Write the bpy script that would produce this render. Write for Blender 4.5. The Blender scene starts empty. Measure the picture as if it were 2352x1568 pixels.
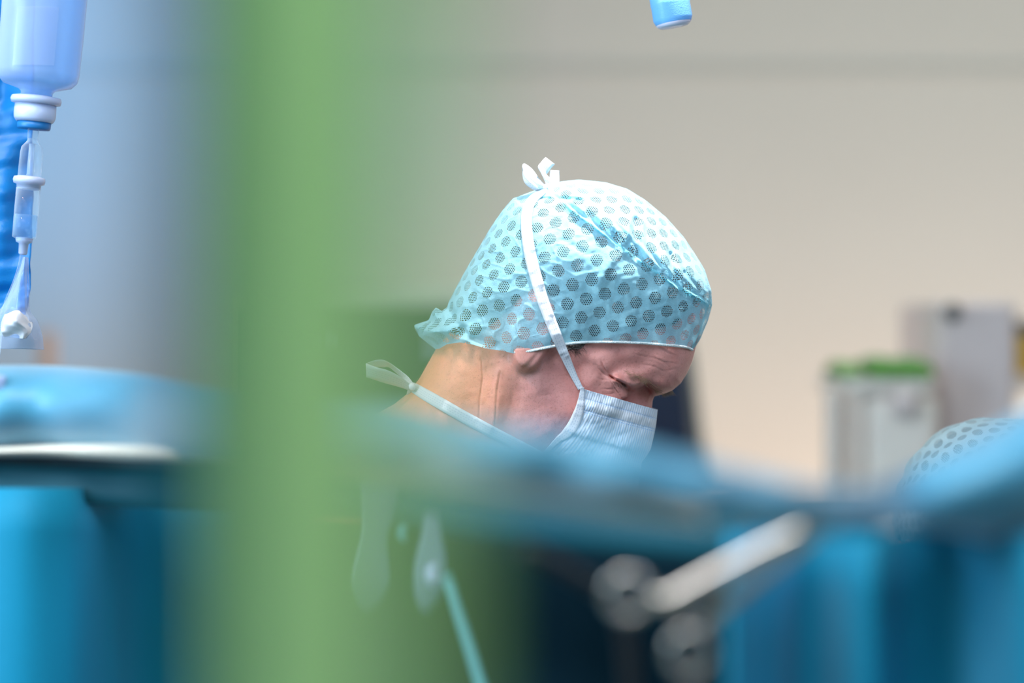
import bpy, bmesh, math, random
import numpy as np
from mathutils import Vector, Matrix
random.seed(7); RS = np.random.RandomState(11)
C = bpy.context.scene.collection
SC = bpy.context.scene

# ------------------------------------------------------------------ camera, world, light, exposure
H = 1.50                       # camera height (m)
FX = 85/36*2352                # focal length in photo pixels
D = 2.20                       # distance of the surgeon's mid-plane
PX = D/FX                      # one photo pixel at that plane (m)
def P(px, py, d): return Vector(((px-1176)/FX*d, d, H-(py-784)/FX*d))

cam = bpy.data.objects.new('camera', bpy.data.cameras.new('camera')); C.objects.link(cam)
cam.location = (0, 0, H); cam.rotation_euler = (math.pi/2, 0, 0)
cam.data.lens = 85; cam.data.sensor_width = 36; cam.data.clip_start = .05
cam.data.dof.use_dof = True; cam.data.dof.focus_distance = 2.15; cam.data.dof.aperture_fstop = 1.8
SC.camera = cam
SC.view_settings.view_transform = 'Standard'; SC.view_settings.look = 'None'
SC.view_settings.gamma = 1; SC.view_settings.use_curve_mapping = False
SC.view_settings.exposure = 0.14
w = bpy.data.worlds.new('world'); SC.world = w; w.use_nodes = True
w.node_tree.nodes['Background'].inputs[0].default_value = (.75, .85, 1, 1)
w.node_tree.nodes['Background'].inputs[1].default_value = .3

def aim(o, target):
    o.rotation_euler = (Vector(target)-o.location).to_track_quat('-Z', 'Y').to_euler()
def area(name, loc, target, size, power, color, size_y=None, spread=None):
    l = bpy.data.lights.new(name, 'AREA'); l.size = size; l.energy = power; l.color = color
    if size_y: l.shape = 'RECTANGLE'; l.size_y = size_y
    if spread: l.spread = math.radians(spread)
    o = bpy.data.objects.new(name, l); C.objects.link(o); o.location = loc; aim(o, target); return o
def spot(name, loc, target, power, color, angle, blend, radius):
    l = bpy.data.lights.new(name, 'SPOT'); l.energy = power; l.color = color
    l.spot_size = math.radians(angle); l.spot_blend = blend; l.shadow_soft_size = radius
    o = bpy.data.objects.new(name, l); C.objects.link(o); o.location = loc; aim(o, target); return o
# ceiling panels, the operating lamp, a warm lamp behind left, then added fill lights
area('ceiling_light_front', (-.5, .6, 2.95), (-.2, .9, 0), 2.0, 62, (.88, .96, 1), 1.2)
area('ceiling_light_back', (1.0, 3.9, 2.95), (1.0, 4.6, 0), 2.4, 11.5, (.80, 1, .97), .7)
spot('operating_light', (.26, 1.98, 2.96), (.098, 2.17, 1.625), 430, (1, .985, .97), 12, .7, .05)
spot('warm_light', (-.95, 1.60, 2.75), (-.08, 2.2, 1.45), 46, (1, .68, .47), 24, .6, .10)
area('added_cool_light', (-1.7, 1.3, 1.9), (-.3, 2.1, 1.4), .9, 14, (.55, .80, 1), 1.3, 110)  # added cool light from the left, the room has no window
area('fill_light', (.9, .7, 2.3), (.15, 2.2, 1.45), .6, 10, (.56, .74, 1))
area('added_wall_wash', (1.1, 4.55, .35), (1.2, 5.2, 1.15), 2.9, 34, (1, .76, .64), .3)  # added to warm and brighten the lower wall
spot('added_blue_spot', (-2.2, 3.6, 2.7), tuple(P(40, 200, 5.3)), 200, (.07, .42, 1), 40, 1.0, .15)  # added spot that tints the upper left wall blue

# ------------------------------------------------------------------ helpers: objects and tags
def srgb(r, g, b):
    f = lambda c: (c/255/12.92) if c/255 <= .04045 else ((c/255+.055)/1.055)**2.4
    return (f(r), f(g), f(b), 1)
def tag(o, label=None, cat=None, group=None, kind=None):
    if label: o['label'] = label
    if cat: o['category'] = cat
    if group: o['group'] = group
    if kind: o['kind'] = kind
    return o
def empty(name, loc, label, cat, group=None):
    o = bpy.data.objects.new(name, None); C.objects.link(o); o.location = loc; o.empty_display_size = .05
    return tag(o, label, cat, group)
def link(name, me, mat=None, parent=None, smooth=True):
    o = bpy.data.objects.new(name, me); C.objects.link(o)
    if mat: me.materials.append(mat)
    if smooth and len(me.polygons): me.polygons.foreach_set('use_smooth', [True]*len(me.polygons))
    if parent:
        o.parent = parent; me.transform(Matrix.Translation(-parent_loc(parent)))
    return o
def parent_loc(o):
    v = o.location.copy()
    while o.parent: o = o.parent; v += o.location
    return v
def mesh_of(name, V, F, uv=None, attrs=None):
    me = bpy.data.meshes.new(name); me.from_pydata([tuple(map(float, v)) for v in V], [], [tuple(map(int, f)) for f in F]); me.update()
    if uv is not None: set_uv(me, uv)
    for k, a in (attrs or {}).items(): set_attr(me, k, a)
    return me
def set_uv(me, uv):
    l = me.uv_layers.new(name='UVMap'); idx = np.empty(len(me.loops), int); me.loops.foreach_get('vertex_index', idx)
    l.data.foreach_set('uv', np.asarray(uv, np.float32)[idx].ravel())
def set_attr(me, name, vals):
    a = me.attributes.new(name, 'FLOAT', 'POINT'); a.data.foreach_set('value', np.asarray(vals, np.float32).ravel())
def vcoords(me):
    v = np.empty(len(me.vertices)*3, np.float32); me.vertices.foreach_get('co', v); return v.reshape(-1, 3)
def solidify(o, t, off=0):
    m = o.modifiers.new('thickness', 'SOLIDIFY'); m.thickness = t; m.offset = off
def bevel(o, wdt, seg=3):
    m = o.modifiers.new('bevel', 'BEVEL'); m.width = wdt; m.segments = seg; m.limit_method = 'ANGLE'
def cr(pts, n):
    """Catmull-Rom through pts (k,m) -> n samples"""
    p = np.asarray(pts, float); k = len(p); t = np.linspace(0, k-1, n); i = np.clip(t.astype(int), 0, k-2); f = (t-i)[:, None]
    g = lambda j: p[np.clip(j, 0, k-1)]
    a, b, c, d = g(i-1), g(i), g(i+1), g(i+2)
    a = np.where((i == 0)[:, None], 2*b-c, a); d = np.where((i == k-2)[:, None], 2*c-b, d)
    return .5*((2*b)+(-a+c)*f+(2*a-5*b+4*c-d)*f**2+(-a+3*b-3*c+d)*f**3)
def grid_faces(nu, nv, closed_u=False):
    F = []
    for i in range(nu-(0 if closed_u else 1)):
        for j in range(nv-1):
            a = i*nv+j; b = ((i+1) % nu)*nv+j; F.append((a, b, b+1, a+1))
    return F
def loft(name, rows, mat, parent=None, nu=60, nv=120, disp=None, thick=None, smooth=True):
    """rows: list of rows, each a list of world points (equal length)"""
    R = np.array([cr(r, nv) for r in rows]); n = R.shape[0]
    G = np.stack([cr(R[:, j], nu) for j in range(nv)], 1)           # nu,nv,3
    if disp is not None:
        s, t = np.meshgrid(np.linspace(0, 1, nu), np.linspace(0, 1, nv), indexing='ij'); G = disp(G, s, t)
    uv = np.stack(np.meshgrid(np.linspace(0, 1, nu), np.linspace(0, 1, nv), indexing='ij'), -1).reshape(-1, 2)
    me = mesh_of(name, G.reshape(-1, 3), grid_faces(nu, nv), uv)
    o = link(name, me, mat, parent, smooth)
    if thick: solidify(o, thick)
    return o
def frame_axis(a, b):
    z = (Vector(b)-Vector(a)).normalized(); x = z.cross(Vector((0, 1, 0)))
    if x.length < 1e-3: x = Vector((1, 0, 0))
    x.normalize(); return x, z.cross(x), z
def lathe_v(a, b, prof, n=40, sy=1):
    """prof: (radius, t along a->b in metres)"""
    x, y, z = frame_axis(a, b); V = []; a = Vector(a)
    for r, t in prof:
        for k in range(n):
            an = 2*math.pi*k/n; V.append(a+z*t+x*(r*math.cos(an))+y*(r*sy*math.sin(an)))
    F = []
    for i in range(len(prof)-1):
        for k in range(n):
            F.append((i*n+k, i*n+(k+1) % n, (i+1)*n+(k+1) % n, (i+1)*n+k))
    if prof[0][0] > 1e-5: F.append(tuple(reversed(range(n))))
    if prof[-1][0] > 1e-5: F.append(tuple((len(prof)-1)*n+k for k in range(n)))
    return V, F
def lathe(name, a, b, prof, mat, parent=None, n=40, sy=1, smooth=True):
    V, F = lathe_v(a, b, prof, n, sy); o = link(name, mesh_of(name, V, F), mat, parent, smooth)
    bm = bmesh.new(); bm.from_mesh(o.data); bmesh.ops.recalc_face_normals(bm, faces=bm.faces); bm.to_mesh(o.data); bm.free()
    return o
def tube_v(path, rad, n=10, flat=1.0):
    p = np.asarray(path, float); m = len(p); rad = np.broadcast_to(np.asarray(rad, float), (m,)); V = []; prev = None
    for i in range(m):
        t = Vector(p[min(i+1, m-1)]-p[max(i-1, 0)]).normalized()
        x = t.cross(Vector((0, 1, 0))) if prev is None else prev-t*prev.dot(t)
        if x.length < 1e-4: x = t.cross(Vector((1, 0, 0)))
        x.normalize(); prev = x; y = t.cross(x)
        for k in range(n):
            an = 2*math.pi*k/n; V.append(Vector(p[i])+x*(rad[i]*math.cos(an))+y*(rad[i]*flat*math.sin(an)))
    F = [(i*n+k, i*n+(k+1) % n, (i+1)*n+(k+1) % n, (i+1)*n+k) for i in range(m-1) for k in range(n)]
    F += [tuple(reversed(range(n))), tuple((m-1)*n+k for k in range(n))]
    return V, F
def tube(name, path, rad, mat, parent=None, n=12, flat=1.0, res=None):
    if res: path = cr(path, res)
    V, F = tube_v(path, rad, n, flat); return link(name, mesh_of(name, V, F), mat, parent)
def box_v(c, s):
    c = Vector(c); V = [c+Vector((sx*s[0]/2, sy*s[1]/2, sz*s[2]/2)) for sx in (-1, 1) for sy in (-1, 1) for sz in (-1, 1)]
    return V, [(0, 1, 3, 2), (4, 6, 7, 5), (0, 4, 5, 1), (2, 3, 7, 6), (0, 2, 6, 4), (1, 5, 7, 3)]
def box(name, c, s, mat, parent=None, bev=0, rot=None):
    V, F = box_v((0, 0, 0), s)
    if rot: V = [rot @ v for v in V]
    V = [v+Vector(c) for v in V]
    o = link(name, mesh_of(name, V, F), mat, parent, smooth=False)
    if bev: bevel(o, bev)
    return o
def merge(lst):
    V, F = [], []
    for v, f in lst:
        k = len(V); V += list(v); F += [tuple(i+k for i in q) for q in f]
    return V, F

# ------------------------------------------------------------------ helpers: materials
class N:
    def __init__(s, name):
        s.m = bpy.data.materials.new(name); s.m.use_nodes = True; s.t = s.m.node_tree; s.t.nodes.clear()
        s.out = s.t.nodes.new('ShaderNodeOutputMaterial')
    def n(s, typ, ins=None, **kw):
        k = s.t.nodes.new('ShaderNode'+typ)
        for a, b in kw.items(): setattr(k, a, b)
        for a, b in (ins or {}).items():
            i = k.inputs[a]
            if isinstance(b, bpy.types.NodeSocket): s.t.links.new(b, i)
            else: i.default_value = b
        return k
    def math(s, op, a, b=0.0, c=0.0, clamp=False):
        return s.n('Math', {0: a, 1: b, 2: c}, operation=op, use_clamp=clamp).outputs[0]
    def mix(s, f, a, b):
        k = s.n('Mix', data_type='RGBA'); 
        for i, v in ((0, f), (6, a), (7, b)):
            if isinstance(v, bpy.types.NodeSocket): s.t.links.new(v, k.inputs[i])
            else: k.inputs[i].default_value = v
        return k.outputs[2]
    def ramp(s, v, a, b):
        k = s.n('MapRange', {0: v, 1: a, 2: b}, clamp=True, interpolation_type='SMOOTHSTEP'); return k.outputs[0]
    def noise(s, scale, detail=3, vec=None, rough=.5):
        ins = {'Scale': scale, 'Detail': detail, 'Roughness': rough}
        ins['Vector'] = vec if vec is not None else s.n('TexCoord').outputs['Object']
        return s.n('TexNoise', ins).outputs['Fac']
    def bump(s, h, strength, dist):
        return s.n('Bump', {'Height': h, 'Strength': strength, 'Distance': dist}).outputs[0]
    def fin(s, sh): s.t.links.new(sh, s.out.inputs[0]); return s.m
def plain(name, col, rough=.5, metal=0, var=.06, nscale=20, bump=0, sheen=0, spec=.5, **extra):
    k = N(name); nz = k.noise(nscale, 3); c2 = tuple(min(1, v*(1+var*2)) for v in col[:3])+(1,); c1 = tuple(v*(1-var*2) for v in col[:3])+(1,)
    ins = {'Base Color': k.mix(nz, c1, c2), 'Roughness': rough, 'Metallic': metal, 'Specular IOR Level': spec}
    if sheen: ins['Sheen Weight'] = sheen; ins['Sheen Roughness'] = .4
    if bump: ins['Normal'] = k.bump(nz, bump, .01)
    ins.update(extra)
    return k.fin(k.n('BsdfPrincipled', ins).outputs[0])
def cloth_mat(name, col, trans=.25, rough=.8, sheen=.3, tcol=None, spec=.3):
    """thin nonwoven drape: reflecting and letting light through"""
    k = N(name); f = k.noise(900, 2); big = k.noise(9, 3)
    c = k.mix(big, tuple(v*.9 for v in col[:3])+(1,), tuple(min(1, v*1.1) for v in col[:3])+(1,))
    bm = k.bump(f, .25, .001)
    p = k.n('BsdfPrincipled', {'Base Color': c, 'Roughness': rough, 'Sheen Weight': sheen, 'Sheen Roughness': .45, 'Normal': bm, 'Specular IOR Level': spec}).outputs[0]
    t = k.n('BsdfTranslucent', {'Color': tcol or col}).outputs[0]
    return k.fin(k.n('MixShader', {0: trans, 1: p, 2: t}).outputs[0])
def clear_mat(name, tint=(.93, .97, 1, 1), haze=.1, hcol=(.8, .9, 1, 1), rough=.04, alpha=.8):
    """thin clear plastic: mostly see-through with a glossy skin and a little haze"""
    k = N(name)
    tr = k.n('BsdfTransparent', {'Color': tint}).outputs[0]
    gl = k.n('BsdfPrincipled', {'Base Color': hcol, 'Roughness': rough, 'Specular IOR Level': .8}).outputs[0]
    lw = k.n('LayerWeight', {'Blend': .35}).outputs['Facing']
    f = k.math('ADD', k.math('MULTIPLY', k.math('POWER', lw, 1.6), .75), haze, clamp=True)
    return k.fin(k.n('MixShader', {0: f, 1: tr, 2: gl}).outputs[0])

# ------------------------------------------------------------------ helpers: implicit surfaces
def seg_dist(U, V, pts, closed=False):
    p = np.asarray(pts, np.float32); q = np.roll(p, -1, 0) if closed else p[1:]; a = p if closed else p[:-1]
    best = np.full(U.shape, 1e9, np.float32)
    for (x0, y0), (x1, y1) in zip(a, q):
        dx, dy = x1-x0, y1-y0; L = dx*dx+dy*dy+1e-9
        t = np.clip(((U-x0)*dx+(V-y0)*dy)/L, 0, 1); best = np.minimum(best, (U-x0-t*dx)**2+(V-y0-t*dy)**2)
    return np.sqrt(best)
def poly_sd(U, V, pts):
    """signed distance, positive inside"""
    p = np.asarray(pts, np.float32); d = seg_dist(U, V, p, True); ins = np.zeros(U.shape, bool)
    for (x0, y0), (x1, y1) in zip(p, np.roll(p, -1, 0)):
        c = ((y0 > V) != (y1 > V)) & (U < (x1-x0)*(V-y0)/((y1-y0) if abs(y1-y0) > 1e-9 else 1e-9)+x0); ins ^= c
    return np.where(ins, d, -d)
def rbf(U, V, ctr, s=28.):
    A = np.zeros(U.shape, np.float32); B = np.zeros(U.shape, np.float32); Wt = np.zeros(U.shape, np.float32)
    for px, py, wv, r in ctr:
        k = 1/((U-px)**2+(V-py)**2+s*s)**2*1e8; A += k*wv; B += k*r; Wt += k
    return A/Wt, B/Wt
def bulge(U, V, poly, ctr, s=28.):
    sd = poly_sd(U, V, poly); Wm, R = rbf(U, V, ctr, s); t = np.clip(sd/R, -1.2, 1); return Wm**2*(2*t-t*t*(t > 0)), sd
def wob(U, V, scale, seed, n=12):
    r = np.random.RandomState(seed); o = np.zeros(np.shape(U), np.float32)
    for _ in range(n):
        a = r.rand()*6.283; f = 6.283/scale*(.6+1.1*r.rand()); o += np.sin((U*np.cos(a)+V*np.sin(a))*f+r.rand()*6.283)
    return o/math.sqrt(n)
def surface_nets(F, xs, ys, zs):
    nx, ny, nz = F.shape; S = F < 0
    corners = [(a, b, c) for a in (0, 1) for b in (0, 1) for c in (0, 1)]
    cnt = np.zeros((nx-1, ny-1, nz-1), np.int8)
    for a, b, c in corners: cnt += S[a:nx-1+a, b:ny-1+b, c:nz-1+c]
    I, J, K = np.nonzero((cnt > 0) & (cnt < 8)); ids = np.full(cnt.shape, -1, np.int32); ids[I, J, K] = np.arange(len(I))
    acc = np.zeros((len(I), 3)); num = np.zeros(len(I))
    for a in corners:
        for ax in range(3):
            if a[ax]: continue
            b = list(a); b[ax] = 1
            fa = F[I+a[0], J+a[1], K+a[2]]; fb = F[I+b[0], J+b[1], K+b[2]]; m = (fa < 0) != (fb < 0)
            den = np.where(m, fa-fb, 1.); t = np.where(m, fa/den, 0)
            pa = np.stack([xs[I+a[0]], ys[J+a[1]], zs[K+a[2]]], 1); pb = np.stack([xs[I+b[0]], ys[J+b[1]], zs[K+b[2]]], 1)
            acc += np.where(m[:, None], pa+(pb-pa)*t[:, None], 0); num += m
    Vv = acc/num[:, None]; faces = []
    A = S[:-1] != S[1:]; i, j, k = np.nonzero(A[:, 1:-1, 1:-1]); j += 1; k += 1
    q = np.stack([ids[i, j-1, k-1], ids[i, j, k-1], ids[i, j, k], ids[i, j-1, k]], 1); fl = S[i+1, j, k]; q[fl] = q[fl][:, ::-1]; faces.append(q)
    A = S[:, :-1] != S[:, 1:]; i, j, k = np.nonzero(A[1:-1, :, 1:-1]); i += 1; k += 1
    q = np.stack([ids[i-1, j, k-1], ids[i-1, j, k], ids[i, j, k], ids[i, j, k-1]], 1); fl = S[i, j+1, k]; q[fl] = q[fl][:, ::-1]; faces.append(q)
    A = S[:, :, :-1] != S[:, :, 1:]; i, j, k = np.nonzero(A[1:-1, 1:-1, :]); i += 1; j += 1
    q = np.stack([ids[i-1, j-1, k], ids[i, j-1, k], ids[i, j, k], ids[i-1, j, k]], 1); fl = S[i, j, k+1]; q[fl] = q[fl][:, ::-1]; faces.append(q)
    return Vv, np.concatenate(faces)
def fast_mesh(name, V, F):
    me = bpy.data.meshes.new(name); me.vertices.add(len(V)); me.vertices.foreach_set('co', np.asarray(V, np.float32).ravel())
    me.loops.add(F.size); me.loops.foreach_set('vertex_index', F.ravel().astype(np.int32))
    me.polygons.add(len(F)); me.polygons.foreach_set('loop_start', np.arange(0, F.size, 4, dtype=np.int32))
    me.update(); me.validate(); return me
def smin(a, b, k):
    h = np.clip(.5+.5*(b-a)/k, 0, 1); return b*(1-h)+a*h-k*h*(1-h)
class Grid:
    def __init__(s, xs, ys, zs):
        s.x, s.y, s.z = [np.asarray(v, np.float32) for v in (xs, ys, zs)]; s.F = np.full((len(xs), len(ys), len(zs)), .2, np.float32)
    def sl(s, lo, hi):
        r = []
        for g, a, b in zip((s.x, s.y, s.z), lo, hi):
            i, j = np.searchsorted(g, a), np.searchsorted(g, b); r.append(slice(max(i-1, 0), max(j+1, i+1)))
        return tuple(r)
    def cap(s, a, b, ra, rb, k=.02, sy=1.0):
        a, b = np.array(a, float), np.array(b, float); m = max(ra, rb)*max(1, 1/sy if sy < 1 else sy)+k*2+.02
        q = s.sl(np.minimum(a, b)-m, np.maximum(a, b)+m); X = s.x[q[0]][:, None, None]; Y = s.y[q[1]][None, :, None]; Z = s.z[q[2]][None, None, :]
        d = b-a; L = (d*d).sum()+1e-12; t = np.clip(((X-a[0])*d[0]+(Y-a[1])*d[1]+(Z-a[2])*d[2])/L, 0, 1)
        f = np.sqrt((X-a[0]-t*d[0])**2+((Y-a[1]-t*d[1])/sy)**2+(Z-a[2]-t*d[2])**2)-(ra+(rb-ra)*t)
        s.F[q] = smin(s.F[q], f, k)
    def ell(s, c, r, k=.02):
        c, r = np.array(c, float), np.array(r, float); q = s.sl(c-r-k-.03, c+r+k+.03)
        X = (s.x[q[0]][:, None, None]-c[0])/r[0]; Y = (s.y[q[1]][None, :, None]-c[1])/r[1]; Z = (s.z[q[2]][None, None, :]-c[2])/r[2]
        l = np.sqrt(X*X+Y*Y+Z*Z); s.F[q] = smin(s.F[q], (l-1)*r.min(), k)
    def mesh(s, name):
        V, F = surface_nets(s.F, s.x, s.y, s.z); return V, F
def span(*seg):
    """non-uniform axis: (start, end, step) pieces joined"""
    out = []
    for a, b, st in seg: out += list(np.arange(a, b-1e-6, st))
    return np.array(out+[seg[-1][1]])
def keep_part(me, fn_cut):
    """exact cut along a warped plane: fn_cut(co)->signed height; negative side removed"""
    bm = bmesh.new(); bm.from_mesh(me)
    for fn in fn_cut:
        lay = bm.verts.layers.float_vector.new('orig')
        for v in bm.verts:
            v[lay] = v.co.copy(); v.co.z = fn(v.co)
        # the interpolated layer keeps the true position of the new verts
        r = bmesh.ops.bisect_plane(bm, geom=bm.verts[:]+bm.edges[:]+bm.faces[:], dist=1e-7, plane_co=(0, 0, 0), plane_no=(0, 0, 1), clear_inner=True)
        for v in bm.verts: v.co = v[lay]
        bm.verts.layers.float_vector.remove(lay)
    bm.to_mesh(me); bm.free(); me.update()
def interp(pts): 
    a = np.array(sorted(pts)); return lambda x: float(np.interp(x, a[:, 0], a[:, 1]))
to_px = lambda X, Z: ((X/PX)+1176, 784-(Z-H)/PX)
def cpx(pts, wv=.055):
    s = (D-wv)/D; return [(1176+(x-1176)*s, 784+(y-784)*s) for x, y in pts]

# ------------------------------------------------------------------ materials
def skin_mat():
    k = N('skin'); oc = k.n('TexCoord').outputs['Object']
    tan = srgb(224, 146, 118); pink = srgb(218, 150, 142); rosy = srgb(200, 116, 108)
    a = k.n('Attribute', attribute_name='face').outputs['Fac']; red = k.n('Attribute', attribute_name='red').outputs['Fac']
    st = k.n('Attribute', attribute_name='stubble').outputs['Fac']
    c = k.mix(a, tan, pink)
    c = k.mix(k.math('MULTIPLY', red, .6), c, rosy)
    mot = k.noise(90, 4, oc); c = k.mix(k.math('MULTIPLY', k.ramp(mot, .42, .75), .28), c, rosy)
    mot2 = k.noise(420, 3, oc); c = k.mix(k.math('MULTIPLY', k.ramp(mot2, .5, .8), .35), c, srgb(150, 84, 74))
    vo = k.n('TexVoronoi', {'Vector': oc, 'Scale': 900}).outputs['Distance']
    dots = k.math('MULTIPLY', k.math('LESS_THAN', vo, .24), st); c = k.mix(k.math('MULTIPLY', dots, .32), c, srgb(66, 52, 60))
    c = k.mix(k.math('MULTIPLY', st, .22), c, srgb(120, 96, 116))
    fr = k.n('TexVoronoi', {'Vector': oc, 'Scale': 160}).outputs['Distance']; c = k.mix(k.math('MULTIPLY', k.math('LESS_THAN', fr, .10), .3), c, srgb(150, 84, 60))
    fine = k.n('TexVoronoi', {'Vector': oc, 'Scale': 1100}).outputs['Distance']
    h = k.math('ADD', k.math('MULTIPLY', fine, .5), k.math('MULTIPLY', k.noise(300, 4, oc), .9))
    p = k.n('BsdfPrincipled', {'Base Color': c, 'Roughness': .52, 'Specular IOR Level': .45, 'Subsurface Weight': .12,
        'Subsurface Radius': (1, .35, .2), 'Subsurface Scale': .0016, 'Normal': k.bump(h, .28, .0007)})
    return k.fin(p.outputs[0])
def cap_mat(name='cap_fabric', col=(.34, .70, .86, 1), seam=True):
    k = N(name); uv = k.n('UVMap').outputs[0]                       # millimetres along the cloth
    def lattice(vec, a):
        """distance to the nearest point of a hexagonal lattice of pitch a"""
        ds = []
        for ox, oy in ((0, 0), (a/2, a*.8660254)):
            s = k.n('VectorMath', {0: vec, 1: (ox, oy, 0)}, operation='ADD').outputs[0]
            m = k.n('VectorMath', {0: s, 1: (a/2, a*.8660254, 0), 2: (-a/2, -a*.8660254, 0)}, operation='WRAP').outputs[0]
            m = k.n('VectorMath', {0: m, 1: (1, 1, 0)}, operation='MULTIPLY').outputs[0]
            ds.append(k.n('VectorMath', {0: m}, operation='LENGTH').outputs['Value'])
        return k.math('MINIMUM', ds[0], ds[1])
    cl = lattice(uv, 18.4); rot = k.n('VectorRotate', {'Vector': uv, 'Angle': .22}, rotation_type='Z_AXIS').outputs[0]
    ho = lattice(rot, 2.0)
    hole = k.math('MULTIPLY', k.math('LESS_THAN', cl, 6.0), k.ramp(ho, .78, .60))
    f1 = k.noise(.9, 3, uv); f2 = k.n('TexNoise', {'Vector': k.n('VectorMath', {0: rot, 1: (.35, 3.2, 1)}, operation='MULTIPLY').outputs[0], 'Scale': 1.1, 'Detail': 3}).outputs['Fac']
    fib = k.math('ADD', k.math('MULTIPLY', f1, .5), k.math('MULTIPLY', f2, .6))
    c = k.mix(k.ramp(fib, .4, .8), tuple(v*.9 for v in col[:3])+(1,), tuple(min(1, v*1.12) for v in col[:3])+(1,))
    a = k.n('Attribute', attribute_name='seam').outputs['Fac']; c = k.mix(k.math('MULTIPLY', a, .6), c, (.12, .60, .76, 1))
    nb = k.bump(k.math('SUBTRACT', fib, k.math('MULTIPLY', hole, .5)), .55, .0012)
    p = k.n('BsdfPrincipled', {'Base Color': c, 'Roughness': .72, 'Specular IOR Level': .2, 'Sheen Weight': .25, 'Normal': nb}).outputs[0]
    t = k.n('BsdfTranslucent', {'Color': c}).outputs[0]
    m = k.n('MixShader', {0: .33, 1: p, 2: t}).outputs[0]
    op = k.math('ADD', k.math('MULTIPLY', hole, .86), k.math('MULTIPLY', k.math('SUBTRACT', 1., a), .13), clamp=True)
    return k.fin(k.n('MixShader', {0: op, 1: m, 2: k.n('BsdfTransparent').outputs[0]}).outputs[0])
def tape_mat(name, col=(.80, .84, .90, 1)):
    """nonwoven ribbon with dashed weld lines; uv in millimetres (along, across)"""
    k = N(name); sp = k.n('SeparateXYZ', {0: k.n('UVMap').outputs[0]}); u, v = sp.outputs[0], sp.outputs[1]
    dash = None
    for off, ph in ((-2.2, 0), (-.2, .9), (1.8, .3)):
        near = k.math('LESS_THAN', k.math('ABSOLUTE', k.math('SUBTRACT', v, off)), .28)
        on = k.math('LESS_THAN', k.math('FRACT', k.math('ADD', k.math('MULTIPLY', u, .36), ph)), .5)
        d = k.math('MULTIPLY', near, on); dash = d if dash is None else k.math('MAXIMUM', dash, d)
    c = k.mix(k.math('MULTIPLY', dash, .75), col, (.38, .47, .62, 1)); fb = k.noise(1.2, 3, k.n('UVMap').outputs[0])
    nb = k.bump(k.math('SUBTRACT', k.math('MULTIPLY', fb, .6), dash), .6, .0006)
    p = k.n('BsdfPrincipled', {'Base Color': c, 'Roughness': .6, 'Sheen Weight': .2, 'Normal': nb, 'Specular IOR Level': .3}).outputs[0]
    return k.fin(k.n('MixShader', {0: .3, 1: p, 2: k.n('BsdfTranslucent', {'Color': col}).outputs[0]}).outputs[0])
def mask_mat():
    """uv in millimetres: u along the top edge, v below it"""
    k = N('mask_fabric'); sp = k.n('SeparateXYZ', {0: k.n('UVMap').outputs[0]}); u, v = sp.outputs[0], sp.outputs[1]
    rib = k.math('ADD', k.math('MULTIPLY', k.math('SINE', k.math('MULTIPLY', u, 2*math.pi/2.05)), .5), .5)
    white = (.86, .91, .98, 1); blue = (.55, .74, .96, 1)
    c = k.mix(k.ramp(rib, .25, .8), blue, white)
    pz = k.noise(.09, 2, k.n('UVMap').outputs[0]); c = k.mix(k.math('MULTIPLY', k.ramp(pz, .35, .7), .45), c, white)
    band = k.math('LESS_THAN', k.math('ABSOLUTE', k.math('SUBTRACT', v, 13.0)), 3.3); bu = k.math('GREATER_THAN', u, 16.)
    c = k.mix(k.math('MULTIPLY', k.math('MULTIPLY', band, bu), .85), c, (.84, .88, .94, 1))
    hemb = k.math('LESS_THAN', v, 7.6); c = k.mix(k.math('MULTIPLY', hemb, .55), c, (.76, .84, .95, 1))
    st = None
    for off in (7.8, 17.6, 19.6):
        near = k.math('LESS_THAN', k.math('ABSOLUTE', k.math('SUBTRACT', v, off)), .45); on = k.math('GREATER_THAN', rib, .55)
        d = k.math('MULTIPLY', near, on); st = d if st is None else k.math('MAXIMUM', st, d)
    c = k.mix(k.math('MULTIPLY', st, .7), c, (.16, .42, .80, 1))
    h = k.math('ADD', k.math('SUBTRACT', rib, st), k.math('MULTIPLY', k.math('MULTIPLY', band, bu), .8))
    p = k.n('BsdfPrincipled', {'Base Color': c, 'Roughness': .6, 'Sheen Weight': .2, 'Normal': k.bump(h, .4, .0006), 'Specular IOR Level': .3}).outputs[0]
    return k.fin(k.n('MixShader', {0: .18, 1: p, 2: k.n('BsdfTranslucent', {'Color': (.6, .78, 1, 1)}).outputs[0]}).outputs[0])
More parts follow.
